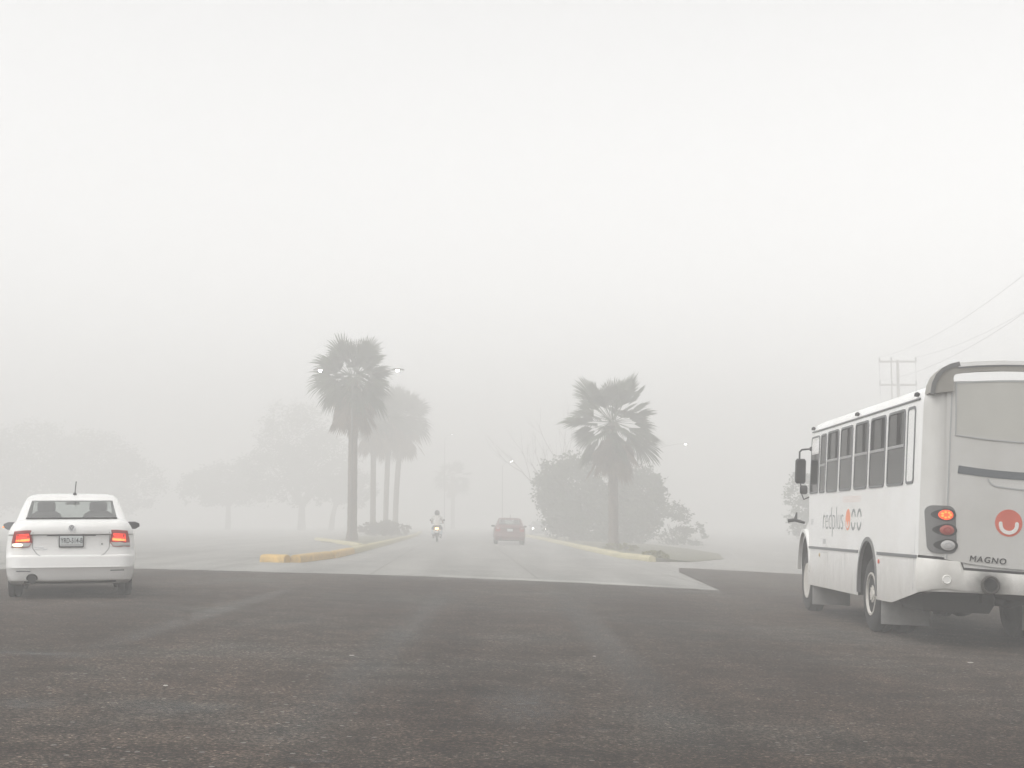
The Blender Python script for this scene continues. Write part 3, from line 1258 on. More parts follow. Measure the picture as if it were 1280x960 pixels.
# nose with the front wheel arches
nb = MB()
rings = []
for z, w, yf in ((.50, 1.16, 8.05), (.75, 1.175, 8.12), (1.0, 1.17, 8.10), (1.25, 1.13, 7.95), (1.42, 1.08, 7.70), (1.56, 1.03, 7.45), (1.70, 1.0, 7.15), (1.76, .96, 6.95)):
    o = plan_outline(w, 6.62, yf, .04, .35, 0, .12, 8, 6, 24)
    rings.append([(BW + x * (1 - .10 * sstep(6.9, 8.1, y)), y, z) for x, y in o])
nb.loft(rings, True, True)
nose = nb.build('bonnet', M['bus_white'], bus)
cs = []
for x0, x1 in ((-.2, .6), (2 * BW - .6, 2 * BW + .2)):
    c = MB()
    P = [(7.07 + .55 * math.cos(PI * k / 14), .62 + .60 * math.sin(PI * k / 14)) for k in range(15)] + [(6.45, .55), (6.45, .2), (7.62, .2)]
    c.loft([[(x0, y, z) for y, z in P], [(x1, y, z) for y, z in P]], True, True)
    cs.append(c)
cut(nose, cs)
# front face
ws = MB()
ws.box((.14, 6.86, 1.85), (2 * BW - .14, 7.0, 2.62), .03)
ws.build('windscreen', M['busglass'], bus)
gq = MB()
gq.box((.65, 8.02, .72), (1.71, 8.13, 1.15), .03)
gq.build('grille', M['black'], bus)
for s in (-1, 1):
    hq = MB()
    hq.lathe([(.10, 0), (.10, .07), (.06, .10), (.001, .11)], (BW + s * .78, 7.9, .92), 20, 'y')
    hq.build('headlight', M['clear'], bus)

# wheel arch lips
for sx in (0, 1):
    a = MB()
    n = 18
    pts = [(2.66 + .515 * math.cos(PI * k / n), .52 + .635 * math.sin(PI * k / n) ** .85) for k in range(n + 1)]
    fm = (lambda y, z, h: (-h + bsx(z), y, z)) if sx == 0 else (lambda y, z, h: (2 * BW - bsx(z) + h, y, z))
    a.strip([(pts[0][0], .46)] + pts + [(pts[-1][0], .46)], .05, fm, -.03, .014)
    a.build('arch_lip', M['lampgrey'], bus)
    a = MB()
    pts = [(7.07 + .565 * math.cos(PI * k / n), .62 + .615 * math.sin(PI * k / n)) for k in range(n + 1)]
    fm2 = (lambda y, z, h: (.012 + .05 * sstep(6.9, 8.1, y) - h, y, z)) if sx == 0 else (lambda y, z, h: (2 * BW - .012 - .05 * sstep(6.9, 8.1, y) + h, y, z))
    a.strip(pts, .05, fm2, -.03, .03)
    a.build('fender_lip', M['bus_white'], bus)
    # belt trim
    for y0, y1 in ((.26, 2.13), (3.19, 6.62)):
        t = MB()
        t.strip([(y0, .985), ((y0 + y1) / 2, .985), (y1, .985)], .036, fm, -.01, .010)
        t.build('belt_trim', M['trimgrey'], bus)
    t = MB()
    t.strip([(.34, 2.752), (3.5, 2.752), (6.70, 2.752)], .018, fm, -.01, .016)
    t.build('roof_gutter', M['trimgrey'], bus)
    for sp_ in ([(.36, 2.735), (.36, 1.02)], [(5.16, .93), (5.16, .47)], [(4.0, .93), (4.0, .47)], [(5.17, .93), (5.62, .93)], [(.40, .96), (.40, .62)]):
        t = MB()
        t.strip(sp_, .007, fm, -.004, .0018)
        t.build('panel_seam', M['decallight'], bus)
    q = MB()
    q.decal(ell(2.03, .885, .028, .026, 14), fm, -.004, .012, 2)
    q.build('side_reflector', M['smile'], bus)
    q = MB()
    q.decal(ell(5.76, .885, .024, .024, 14), fm, -.004, .010, 2)
    q.build('side_reflector', mat('amber_reflector', (.45, .30, .08), .4) if sx == 0 else M['orange'], bus)
    for yy in (.48, 3.55, 6.62):
        q = MB()
        q.lathe([(.035, 0), (.032, .035), (.012, .05), (.001, .052)], ((.03 if sx == 0 else 2 * BW - .03), yy, 2.785), 10, 'z')
        q.build('marker_lamp', M['black'], bus)


# side windows
def window(parent, y0, y1, z0, z1, panes, fm, split=2.245, rad=.07, corner=.05):
    fr = MB()
    fr.ring(rrect(y0, y1, z0, z1, rad), rrect(y0 + .028, y1 - .028, z0 + .028, z1 - .028, rad * .7), fm, -.01, .012)
    f = fr.build('window_frame', M['trimgrey'], parent)
    bk = MB()
    bk.decal(rrect(y0 + .012, y1 - .012, z0 + .012, z1 - .012, rad * .8), fm, -.01, .0015, 1)
    bk.build('window_opening', M['slot'], f)
    lw = MB()
    lw.decal(rrect(y0 + .022, y1 - .022, z0 + .022, split, rad * .6), fm, -.01, .006, 1)
    lw.build('lower_pane', M['busglass2'], f)
    for a, bb in panes:
        # fractions run from the front of the bus to its rear
        ya = y1 - .028 - (y1 - y0 - .056) * bb
        yb = y1 - .028 - (y1 - y0 - .056) * a
        p = MB()
        p.decal(rrect(ya, yb, split + .03, z1 - .04, .012), fm, -.01, .0055, 1)
        p.build('sliding_pane', M['busglass2'], f)
        for yq in (ya, yb):
            e = MB()
            e.strip([(yq, split + .03), (yq, z1 - .04)], .014, fm, -.01, .009)
            e.build('pane_edge', M['black'], f)
    bar = MB()
    bar.strip([(y0 + .012, split + .012), ((y0 + y1) / 2, split + .012), (y1 - .012, split + .012)], .034, fm, -.01, .014)
    bar.build('glazing_bar', M['pole'], f)
    return f


WN = [(.955, 1.76, [(0, .52), (.78, 1)]), (1.895, 2.70, [(.22, .73)]), (2.83, 3.60, [(.06, .58), (.80, 1)]), (3.76, 4.53, [(0, .54), (.76, 1)]), (4.67, 5.44, [(.26, .73)])]
for sx in (0, 1):
    fm = (lambda y, z, h: (-h + bsx(z), y, z)) if sx == 0 else (lambda y, z, h: (2 * BW - bsx(z) + h, y, z))
    for y0, y1, pn in WN:
        window(bus, y0, y1, 1.795, 2.685, pn, fm)
    window(bus, 5.56, 5.95, 1.795, 2.675, [(0, 1)], fm, 2.20, .05)
    # driver's window: pale upper light and dark lower pane
    fr = MB()
    fr.ring(rrect(6.06, 6.69, 1.80, 2.675, .06), rrect(6.085, 6.665, 1.825, 2.65, .045), fm, -.01, .012)
    f = fr.build('driver_window_frame', M['trimgrey'], bus)
    lw = MB()
    lw.decal(rrect(6.07, 6.68, 1.81, 2.40, .04), fm, -.01, .006, 1)
    lw.build('lower_pane', M['busglass'], f)
    lw = MB()
    lw.decal(rrect(6.07, 6.68, 2.42, 2.665, .04), fm, -.01, .006, 1)
    lw.build('upper_light', M['bus_white'], f)
    # blanked-off last window
    fr = MB()
    fr.ring(rrect(.50, .845, 1.80, 2.685, .06), rrect(.53, .815, 1.83, 2.655, .045), fm, -.01, .010)
    f = fr.build('blank_panel_frame', M['trimgrey'], bus)
    lw = MB()
    lw.decal(rrect(.53, .815, 1.83, 2.655, .045), fm, -.01, .004, 1)
    lw.build('blank_panel', M['bus_white'], f)

def add_skirt_grime(m, z0, z1, col, amt):
    nt = m.node_tree
    b = nt.nodes['Principled BSDF']
    src = b.inputs['Base Color'].links[0].from_socket
    tc = nt.nodes.new('ShaderNodeTexCoord')
    sx = nt.nodes.new('ShaderNodeSeparateXYZ')
    nt.links.new(tc.outputs['Object'], sx.inputs[0])
    mp = nt.nodes.new('ShaderNodeMapping')
    mp.inputs['Scale'].default_value = (3, 3, .8)
    nt.links.new(tc.outputs['Object'], mp.inputs['Vector'])
    n = nt.nodes.new('ShaderNodeTexNoise')
    n.inputs['Scale'].default_value = 2.2
    n.inputs['Detail'].default_value = 7
    n.inputs['Roughness'].default_value = .7
    nt.links.new(mp.outputs[0], n.inputs['Vector'])
    ma = nt.nodes.new('ShaderNodeMath')
    ma.operation = 'MULTIPLY_ADD'
    ma.inputs[1].default_value = -.9
    nt.links.new(n.outputs['Fac'], ma.inputs[0])
    nt.links.new(sx.outputs['Z'], ma.inputs[2])
    mr = nt.nodes.new('ShaderNodeMapRange')
    mr.inputs['From Min'].default_value = z0
    mr.inputs['From Max'].default_value = z1
    mr.inputs['To Min'].default_value = amt
    mr.inputs['To Max'].default_value = 0
    nt.links.new(ma.outputs[0], mr.inputs['Value'])
    x = nt.nodes.new('ShaderNodeMix')
    x.data_type = 'RGBA'
    nt.links.new(mr.outputs[0], x.inputs[0])
    nt.links.new(src, x.inputs[6])
    x.inputs[7].default_value = (*col, 1)
    nt.links.new(x.outputs[2], b.inputs['Base Color'])


add_skirt_grime(M['bus_white'], -.05, .62, (.36, .335, .30), .6)
# side lettering
t = text_mb('redplus', .48, lambda u, v, h: bside(5.62 - u, 1.262 + v, h), -.003, .003, 0, -.0085, 1.02, 1.0)
t.build('side_lettering', M['decalgrey'], bus)
q = MB()
q.decal(ell(3.885, 1.40, .14, .145, 28), bside, -.003, .003, 1)
qo = q.build('smile_disc', M['orange'], bus)
arc = [(3.885 - .075 * math.cos(PI * k / 12), 1.375 - .075 * math.sin(PI * k / 12)) for k in range(13)]
q = MB()
q.strip(arc, .034, bside, .0, .0055)
q.build('smile_arc', M['decalwhite'], qo)
for yc in (3.545, 3.20):
    q = MB()
    for a0 in (18, 198):
        pts = [(yc + .115 * math.cos(R(a0 + 144 * k / 14)), 1.40 + .125 * math.sin(R(a0 + 144 * k / 14))) for k in range(15)]
        q.strip(pts, .040, bside, -.003, .003)
    q.build('grey_face_icon', M['decalgrey'], bus)
random.seed(5)
q = MB()
for row in (1.645, 1.675, 1.705):
    y = 4.25
    while y > 3.15:
        l = random.uniform(.02, .05)
        q.strip([(y, row), (y - l, row)], .014, bside, -.003, .0025)
        y -= l + .025
q.build('small_print', M['pink'], bus)
q = MB()
for k in range(4):
    y = 5.52 - .055 * k
    q.strip([(y, 1.05), (y, 1.12)], .022, bside, -.003, .0025)
q.build('fleet_number', M['decallight'], bus)
q = MB()
for z in (1.34, 1.37, 1.40):
    q.strip([(6.50, z), (6.32, z)], .014, bside, -.003, .0025)
q.build('small_notice', M['decallight'], bus)

# rear end
rp = MB()
X0, X1, Z0, Z1 = .235, 2 * BW - .235, .93, 2.935
nx, nz = 24, 30


def rp_bot(x):
    t = abs(x - BW) / (BW - .235)
    return .895 + .08 * t ** 2


vs = []
for j in range(nz + 1):
    for i in range(nx + 1):
        x = X0 + (X1 - X0) * i / nx
        zb = rp_bot(x)
        zt = 2.90 + .07 * (1 - ((x - BW) / (BW - .235)) ** 2)
        z = zb + (zt - zb) * j / nz
        vs.append((x, .018 - .022 * (1 - ((x - BW) / (BW - .235)) ** 2), z))
rp.add(vs, [(j * (nx + 1) + i, j * (nx + 1) + i + 1, (j + 1) * (nx + 1) + i + 1, (j + 1) * (nx + 1) + i) for j in range(nz) for i in range(nx)])
rpo = rp.build('rear_panel', M['bus_dirty'], bus, fix=False)


def rpanel(x, z, h):
    return (x, .018 - .022 * (1 - ((x - BW) / (BW - .235)) ** 2) - h, z)


sm = lambda x: .055 * ((x - BW) / .85) ** 2      # smile-shaped horizontal lines
for s in (-1, 1):
    cp = MB()
    rows = []
    for z in [1.0 + (2.86 - 1.0) * k / 20 for k in range(21)]:
        row = []
        for k in range(9):
            x = .004 + (.25 - .004) * k / 8
            p = brear(x, z, .004)
            row.append(p if s < 0 else (2 * BW - p[0], p[1], p[2]))
        rows.append(row)
    cp.loft(rows, closed=False)
    cp.build('corner_panel', M['bus_dirty'], bus, fix=False)
    sl = MB()
    xx = BW + s * (BW - .262)
    sl.strip([(xx - s * .0, .98), (xx, 1.6), (xx - s * .02, 2.4), (xx - s * .03, 2.92)], .014, rpanel, -.01, .006)
    sl.build('rear_seam', M['decallight'], bus)
# blank rear window panel
xl, xr = .33, 2 * BW - .33
outer = []
for k in range(21):
    x = xl + (xr - xl) * k / 20
    outer.append((x, 2.275 + sm(x)))
for k in range(21):
    x = xr - (xr - xl) * k / 20
    outer.append((x, 2.915 + .05 * (1 - ((x - BW) / .85) ** 2)))
cx_, cz_ = BW, 2.6
inner = [(cx_ + (x - cx_) * .983, cz_ + (z - cz_) * .955) for x, z in outer]
w_ = MB()
w_.ring(outer, inner, rpanel, -.005, .010)
wf = w_.build('rear_panel_border', M['decallight'], bus)
w_ = MB()
w_.decal(inner, rpanel, -.005, .005, 4)
w_.build('rear_blank_panel', mat('grey_film_panel', (.46, .455, .42), .45, var=.06, vscale=1.5), wf)
# dark strip and handle recess
st = MB()
pts = [(.37 + (2 * BW - .74) * k / 20, 1.91 + sm(.37 + (2 * BW - .74) * k / 20)) for k in range(21)]
st.strip(pts, .085, rpanel, -.005, .006)
st.build('dark_strip', mat('smoked_strip', (.10, .11, .12), .3), bus)
hr = MB()
hp = [(.69, 1.868), (.715, 1.83), (.75, 1.80), (.80, 1.788), (1.0, 1.768), (BW, 1.762), (2 * BW - 1.0, 1.768), (2 * BW - .80, 1.788), (2 * BW - .75, 1.80), (2 * BW - .715, 1.83), (2 * BW - .69, 1.868)]
hr.strip(hp, .016, rpanel, -.005, .008)
hr.build('handle_recess', M['decallight'], bus)
# smile emblem
e = MB()
e.decal(ell(.925, 1.395, .148, .148, 40), rpanel, -.004, .003, 2)
eo = e.build('smile_emblem', M['smile'], bus)
arc = [(.925 - .088 * math.cos(PI * k / 14), 1.372 - .082 * math.sin(PI * k / 14)) for k in range(15)]
e = MB()
e.strip([(arc[0][0], arc[0][1] + .018)] + arc + [(arc[-1][0], arc[-1][1] + .018)], .040, rpanel, 0, .0065)
e.decal(ell(arc[0][0], arc[0][1] + .018, .02, .02, 10), rpanel, 0, .0062, 1)
e.decal(ell(arc[-1][0], arc[-1][1] + .018, .02, .02, 10), rpanel, 0, .0062, 1)
e.build('smile_arc', M['decalwhite'], eo)
t = text_mb('MAGNO', .092, lambda u, v, h: rpanel(.50 + u, .965 + v - .05 * u, h), -.002, .010, .18, .0, 1.06, 1.16)
t.build('black_lettering', M['black'], bus)

# rear lamp clusters
for s in (-1, 1):
    fm = (lambda x, z, h: brear(x, z, h)) if s < 0 else (lambda x, z, h: (lambda p: (2 * BW - p[0], p[1], p[2]))(brear(x, z, h)))
    base = rrect(.045, .345, 1.035, 1.555, .075, 5)
    poly = [(x + (1.55 - z) * .055, z) for x, z in base]
    h_ = MB()
    h_.decal(poly, fm, -.02, .022, 5, .004)
    ho = h_.build('lamp_cluster', M['lampgrey'], bus)
    for xc, zc, m_, nm in ((.215, 1.455, M['amberlit'], 'upper_lamp'), (.228, 1.290, M['reddim'], 'middle_lamp'), (.240, 1.125, M['clear'], 'lower_lamp')):
        rc = MB()
        tear = [(xc + .035 + .105 * math.cos(2 * PI * k / 28), zc + .070 * math.sin(2 * PI * k / 28)) for k in range(28)]
        tear = [((x if x > xc - .02 else xc - .02 - (xc - .02 - x) * 1.9), z if x > xc - .02 else zc + (z - zc) * max(.0, 1 - (xc - .02 - x) * 2)) for x, z in tear]
        rc.decal(tear, fm, .0, .0275, 3)
        rc.build('lamp_recess', M['black'], ho)
        ln = MB()
        ln.decal(ell(xc + .030, zc, .078, .054, 28), fm, .01, .032, 4, .012)
        lo = ln.build(nm, m_, ho)
        if m_ is M['amberlit']:
            for k in range(7):
                an_ = 2 * PI * k / 7
                dd = MB()
                dd.decal(ell(xc + .03 + .045 * math.cos(an_), zc + .030 * math.sin(an_), .014, .011, 8), fm, .02, .0475, 1)
                dd.build('lamp_diode', M['amberhot'], lo)
        else:
            dd = MB()
            dd.ring(ell(xc + .03, zc, .045, .031, 20), ell(xc + .03, zc, .034, .022, 20), fm, .02, .0455)
            dd.build('lens_ring', M['decallight'] if m_ is M['clear'] else M['redlens'], lo)

def add_stain(m, c, r0, r1, col, amt):
    nt = m.node_tree
    b = nt.nodes['Principled BSDF']
    src = b.inputs['Base Color'].links[0].from_socket
    tc = nt.nodes.new('ShaderNodeTexCoord')
    d = nt.nodes.new('ShaderNodeVectorMath')
    d.operation = 'DISTANCE'
    d.inputs[1].default_value = c
    nt.links.new(tc.outputs['Object'], d.inputs[0])
    n = nt.nodes.new('ShaderNodeTexNoise')
    n.inputs['Scale'].default_value = 9
    n.inputs['Detail'].default_value = 4
    nt.links.new(tc.outputs['Object'], n.inputs['Vector'])
    ma = nt.nodes.new('ShaderNodeMath')
    ma.operation = 'MULTIPLY_ADD'
    ma.inputs[1].default_value = .12
    nt.links.new(n.outputs['Fac'], ma.inputs[0])
    nt.links.new(d.outputs['Value'], ma.inputs[2])
    mr = nt.nodes.new('ShaderNodeMapRange')
    mr.inputs['From Min'].default_value = r0
    mr.inputs['From Max'].default_value = r1
    mr.inputs['To Min'].default_value = amt
    mr.inputs['To Max'].default_value = 0
    nt.links.new(ma.outputs[0], mr.inputs['Value'])
    x = nt.nodes.new('ShaderNodeMix')
    x.data_type = 'RGBA'
    nt.links.new(mr.outputs[0], x.inputs[0])
    nt.links.new(src, x.inputs[6])
    x.inputs[7].default_value = (*col, 1)
    nt.links.new(x.outputs[2], b.inputs['Base Color'])


M['bumper'] = mat('dusty_bumper_paint', (.66, .65, .62), .45, dirt=(.42, .40, .36), dscale=2.5, damt=.6)
add_stain(M['bumper'], (.73, 0, .715), .13, .32, (.05, .047, .042), .9)
# rear bumper
bt = [(0, 1.000), (.41, .975), (.445, .885), (BW, .862)]
bb_ = [(0, .60), (.12, .64), (.24, .655), (.48, .635), (BW, .615)]


def prof(tab, x):
    x = min(x, 2 * BW - x)
    return pl(tab, x)


bm_ = MB()
rows = []
xsb = sorted(set([.004 + k * .03 for k in range(14)] + [.41, .425, .445, .6, .75, .9, 1.05, BW] + [2 * BW - a for a in [.004 + k * .03 for k in range(14)] + [.41, .425, .445, .6, .75, .9, 1.05]]))
for x in xsb:
    zt, zb = prof(bt, x) - .022, prof(bb_, x)
    sgn = x if x < BW else 2 * BW - x

    def q_(z, h, sgn=sgn, x=x):
        p = brear(sgn, max(z, .62), h)
        return (p[0] if x < BW else 2 * BW - p[0], p[1], z)
    rows.append([q_(zt, -.03), q_(zt, .018), q_(zt - .03, .030), q_((zt + zb) / 2 + .03, .040), q_(zb + .05, .034), q_(zb, .012), q_(zb, -.12)])
bm_.loft(rows, closed=False)
bo = bm_.build('rear_bumper', M['bumper'], bus, fix=False)
gp_ = MB()
gpts = [(x, prof(bt, x) - .008) for x in xsb if x <= BW] + [(x, prof(bt, x) - .008) for x in xsb if x > BW]
gp_.strip(gpts, .030, lambda x, z, h: (brear(x, z, h) if x < BW else (2 * BW - brear(2 * BW - x, z, h)[0], brear(2 * BW - x, z, h)[1], z)), -.01, .012)
gp_.build('bumper_gap', M['black'], bus)
kn = MB()
kn.lathe([(.052, .02), (.052, -.035), (.044, -.046), (.036, -.040), (.001, -.040)], brear(.26, .755), 20, 'y')
kn.build('tow_cap', M['decalwhite'], bo)
so_ = MB()
so_.lathe([(.105, .02), (.102, -.055), (.088, -.066), (.074, -.058), (.074, -.030), (.001, -.029)], (.73, .02, .715), 24, 'y')
so_.build('exhaust_outlet', M['soot'], bo)
so_ = MB()
so_.lathe([(.068, -.03), (.068, -.050), (.001, -.051)], (.73, .02, .715), 24, 'y')
so_.build('exhaust_hole', M['slot'], bo)

# roof spoiler, an arch standing free of the roof
outer = [(.045, 2.78), (.06, 2.89), (.10, 2.985), (.165, 3.055), (.25, 3.10), (.34, 3.125), (.55, 3.15), (.85, 3.172), (BW, 3.18)]
inner = [(.30, 2.80), (.30, 2.90), (.295, 2.95), (.31, 2.985), (.34, 3.00), (.40, 3.012), (.55, 3.03), (.85, 3.052), (BW, 3.06)]
sp = MB()
rings = []
full_o = outer + [(2 * BW - x, z) for x, z in outer[-2::-1]]
full_i = inner + [(2 * BW - x, z) for x, z in inner[-2::-1]]
for (xo, zo), (xi, zi) in zip(full_o, full_i):
    rings.append([(xo, -.02, zo), (xo, .04, zo + .008), (xo, .22, zo - .01), (xi, .22, zi + .045), (xi, .03, zi + .008), (xi, -.02, zi + .012)])
sp.loft(rings, True, True)
sp.build('roof_spoiler', mat('grey_spoiler', (.24, .23, .205), .5, dirt=(.36, .34, .31), dscale=2, damt=.6), bus)
spf = lambda x, z, h: (x, -.02 - h, z)
top_o = [p for p in full_o if .33 < p[0] < 2 * BW - .33]
tr_ = MB()
tr_.strip([(x, z - .022) for x, z in top_o], .040, spf, -.01, .008)
tr_.build('spoiler_lip', M['bus_white'], bus)
tr_ = MB()
tr_.strip([(x, z - .052) for x, z in top_o], .014, spf, -.01, .006)
tr_.build('spoiler_groove', M['trimgrey'], bus)
for s in (-1, 1):
    sd_ = [(x + .022, z - .006) for x, z in outer if x < .40]
    if s > 0:
        sd_ = [(2 * BW - x, z) for x, z in sd_]
    tr_ = MB()
    tr_.strip(sd_, .05, spf, -.01, .010)
    tr_.build('spoiler_rib', M['lampgrey'], bus)

# running gear
for s in (-1, 1):
    xo = (lambda v: v) if s < 0 else (lambda v: 2 * BW - v)
    wheel(bus, (xo(.165), 2.63, .465), .465, .235, .265, M['rim'], s, dish=.028, holes=8)
    wheel(bus, (xo(.455), 2.63, .465), .465, .235, .265, M['rim'], s, dish=.03)
    wheel(bus, (xo(.185), 7.05, .465), .465, .235, .265, M['rim'], s, dish=.0, holes=8)
    fl = MB()
    fl.box((min(xo(.03), xo(.62)), 1.98, .13), (max(xo(.03), xo(.62)), 1.995, .62), .006)
    fl.build('mud_flap', M['flap'], bus)
    fl = MB()
    fl.box((min(xo(.03), xo(.60)), 6.38, .13), (max(xo(.03), xo(.60)), 6.395, .60), .006)
    fl.build('mud_flap', M['flap'], bus)
ch = MB()
ch.box((.75, .35, .50), (.87, 7.6, .72))
ch.box((2 * BW - .87, .35, .50), (2 * BW - .75, 7.6, .72))
ch.box((.1, .22, .62), (2 * BW - .1, 7.0, .75))
ch.tube([(.3, 2.63, .465), (2 * BW - .3, 2.63, .465)], .085, 12)
ch.lathe([(.001, -.26), (.16, -.2), (.24, 0), (.16, .2), (.001, .28)], (BW, 2.63, .47), 18, 'y')
ch.tube([(.3, 7.05, .42), (2 * BW - .3, 7.05, .42)], .06, 10)
for k, xx in enumerate((.62, 2 * BW - .62)):
    ch.tube([(xx, 1.3, .62), (xx, 2.0, .47), (xx, 2.63, .40), (xx, 3.3, .47), (xx, 4.0, .62)], .045, 8)
ch.build('chassis', M['under'], bus)
tk = MB()
tk.box((.10, .45, .38), (.95, 1.55, .66), .09)
tk.build('fuel_tank', M['under'], bus)
ep = MB()
ep.tube([(.9, 4.5, .48), (.85, 2.2, .60), (.73, .6, .66), (.73, .05, .70)], .055, 10)
ep.build('exhaust_pipe', M['under'], bus)
ep = MB()
ep.box((1.02, 1.15, .42), (1.10, 1.2, .52), .01)
ep.build('shackle', M['pole'], bus)
# mirrors on the driver's side
for s in (-1, 1):
    xo = (lambda v: v) if s < 0 else (lambda v: 2 * BW - v)
    a = MB()
    a.tube([(xo(.04), 6.72, 2.50), (xo(-.02), 6.86, 2.50), (xo(-.08), 6.98, 2.495), (xo(-.105), 7.02, 2.46), (xo(-.105), 7.02, 2.34)], .014, 8)
    ao0 = a.build('mirror_arm', M['black'], bus)
    a = MB()
    a.tube([(xo(-.08), 7.02, 1.97), (xo(-.06), 7.0, 1.80), (xo(-.03), 6.98, 1.72), (xo(.04), 6.85, 1.76)], .010, 8)
    a.build('mirror_brace', M['black'], bus)
    a = MB()
    a.lathe([(.03, -.03), (.04, 0), (.03, .03)], (xo(.03), 6.74, 2.50), 10, 'x')
    a.build('mirror_mount', M['black'], ao0)
    ao = ao0
    m_ = MB()
    m_.box((min(xo(-.165), xo(.0)), 6.99, 1.965), (max(xo(-.165), xo(.0)), 7.08, 2.355), .035)
    mo = m_.build('mirror_housing', M['black'], ao)
    g_ = MB()
    g_.decal(rrect(min(xo(-.15), xo(-.015)), max(xo(-.15), xo(-.015)), 1.985, 2.335, .03), lambda x, z, h: (x, 6.99 - h, z), -.01, .002, 1)
    g_.build('mirror_glass', M['busglass2'], mo)
    m_ = MB()
    m_.box((min(xo(-.09), xo(.03)), 6.97, 1.80), (max(xo(-.09), xo(.03)), 7.05, 1.94), .03)
    m_.build('lower_mirror', M['black'], ao)
    h_ = MB()
    h_.tube([(xo(.10), 7.55, 1.36), (xo(-.05), 7.6, 1.40), (xo(-.16), 7.62, 1.38)], [.02, .028, .03], 8)
    h_.tube([(xo(-.04), 7.6, 1.40), (xo(-.02), 7.62, 1.52)], [.03, .012], 8)
    h_.build('bonnet_mirror', M['black'], bus)


# ------------------------------------------------------------------ cars in the road
cl = gp(11, 748.4)
cr_ = gp(165, 747)
cxm = (cl.x + cr_.x) / 2
white = make_sedan('white sedan with lit tail lamps and a raised aerial on the asphalt', None, M['car_white'], (cxm + .065, 20.25, gz(cxm) + .002), R(16.3), plate_text='YRD-514-B', badge=True, lit=True, roll=R(-.3), indicator=True)
rc_ = gp(637, 680.5)
make_sedan('red car fading into the mist on the middle carriageway', None, M['car_red'], (rc_.x, rc_.y - .8, gz(rc_.x) + .004), R(1.5), lit=False, roll=R(1.5))
hx = at(672, 660, 150)
make_sedan('distant oncoming grey car with lit headlamps, between the red car and the bushes', None, M['car_grey'], (hx.x + .0, 150, gz(hx.x) + .004), R(181), heads=True)


# ------------------------------------------------------------------ motorcycle and rider
mp_ = gp(546, 677.5)
mo = empty('motorcycle', (mp_.x, mp_.y, gz(mp_.x) + .004), (0, 0, R(1.5)), label='small motorcycle with a lit orange tail lamp carrying a rider through the mist', cat='motorcycle')
for yy in (0, 1.27):
    t = MB()
    t.lathe([(.24, -.035), (.27, -.045), (.30, -.02), (.305, 0), (.30, .02), (.27, .045), (.24, .035)], (0, yy, .305), 28)
    wo = t.build('wheel', M['rubber'], mo)
    t = MB()
    t.lathe([(.24, -.03), (.24, .03), (.05, .05), (.001, .05)], (0, yy, .305), 20)
    t.build('rim', M['alloy'], wo)
t = MB()
t.tube([(0, .1, .55), (0, .55, .52), (0, .95, .75)], .05)
t.box((-.13, .42, .28), (.13, .80, .58), .04)
for s in (-1, 1):
    t.tube([(s * .07, 0, .305), (s * .09, -.02, .66)], .022)
    t.tube([(s * .07, 0, .305), (s * .07, .5, .33)], .025)
    t.tube([(s * .07, 1.27, .305), (s * .07, 1.02, .86)], .022)
t.build('frame', M['black'], mo)
t = MB()
t.loft([[(sx * w, y, z + dz) for sx, dz in ((-1, -.04), (-.7, .03), (.7, .03), (1, -.04))] for y, z, w in ((-.22, .80, .09), (.1, .78, .13), (.5, .77, .11))], True, True)
t.build('saddle', M['black'], mo)
t = MB()
t.loft([[(sx * w, y, z + dz) for sx, dz in ((-1, -.1), (-.8, .04), (0, .09), (.8, .04), (1, -.1))] for y, z, w in ((.5, .80, .10), (.7, .86, .15), (.95, .86, .12))], True, True)
t.build('fuel_tank', M['car_red'], mo)
t = MB()
t.tube([(-.34, .86, 1.02), (-.12, .98, 1.0), (.12, .98, 1.0), (.34, .86, 1.02)], .016)
for s in (-1, 1):
    t.tube([(s * .25, .92, 1.02), (s * .36, .9, 1.17)], .008)
    t.lathe([(.05, -.01), (.055, 0), (.05, .01)], (s * .37, .9, 1.19), 12, 'y')
t.build('handlebar', M['black'], mo)
t = MB()
t.box((-.09, -.36, .68), (.09, -.26, .77), .02)
t.build('tail_lamp', M['motolit'], mo)
t = MB()
t.box((-.10, -.345, .50), (.10, -.335, .63), .004)
t.build('number_plate', M['plate'], mo)
t = MB()
t.loft([[(sx * .10, y, z) for sx in (-1, 1) for y, z in (((-.05), .66), (-.30, .62))][:2] + [(.10, -.30, .62), (.10, -.05, .66)], [(-.09, -.05, .64), (-.09, -.33, .40), (.09, -.33, .40), (.09, -.05, .64)]], True, True)
t.build('mudguard', M['black'], mo)
t = MB()
t.tube([(.13, .5, .30), (.16, .1, .30), (.18, -.25, .36)], [.03, .045, .05])
t.build('exhaust', M['chrome'], mo)
for s in (-1, 1):
    t = MB()
    t.box((s * .21 - .08, -.25, .42), (s * .21 + .08, .1, .66), .03)
    t.build('pannier', M['bluebag'], mo)


def skin_body(name, verts, edges, m, parent, sub=2):
    me = bpy.data.meshes.new(name)
    me.from_pydata([v[0] for v in verts], edges, [])
    o = bpy.data.objects.new(name, me)
    COL.objects.link(o)
    md = o.modifiers.new('skin', 'SKIN')
    for i, v in enumerate(verts):
        r = v[1]
        me.skin_vertices[0].data[i].radius = (r, r) if not isinstance(r, tuple) else r
        me.skin_vertices[0].data[i].use_root = i == 0
    sb = o.modifiers.new('sub', 'SUBSURF')
    sb.levels = sub
    sb.render_levels = sub
    dg = bpy.context.evaluated_depsgraph_get()
    m2 = bpy.data.meshes.new_from_object(o.evaluated_get(dg))
    o.modifiers.clear()
    o.data = m2
    m2.materials.clear()
    m2.materials.append(m)
    m2.shade_smooth()
    o.parent = parent
    return o


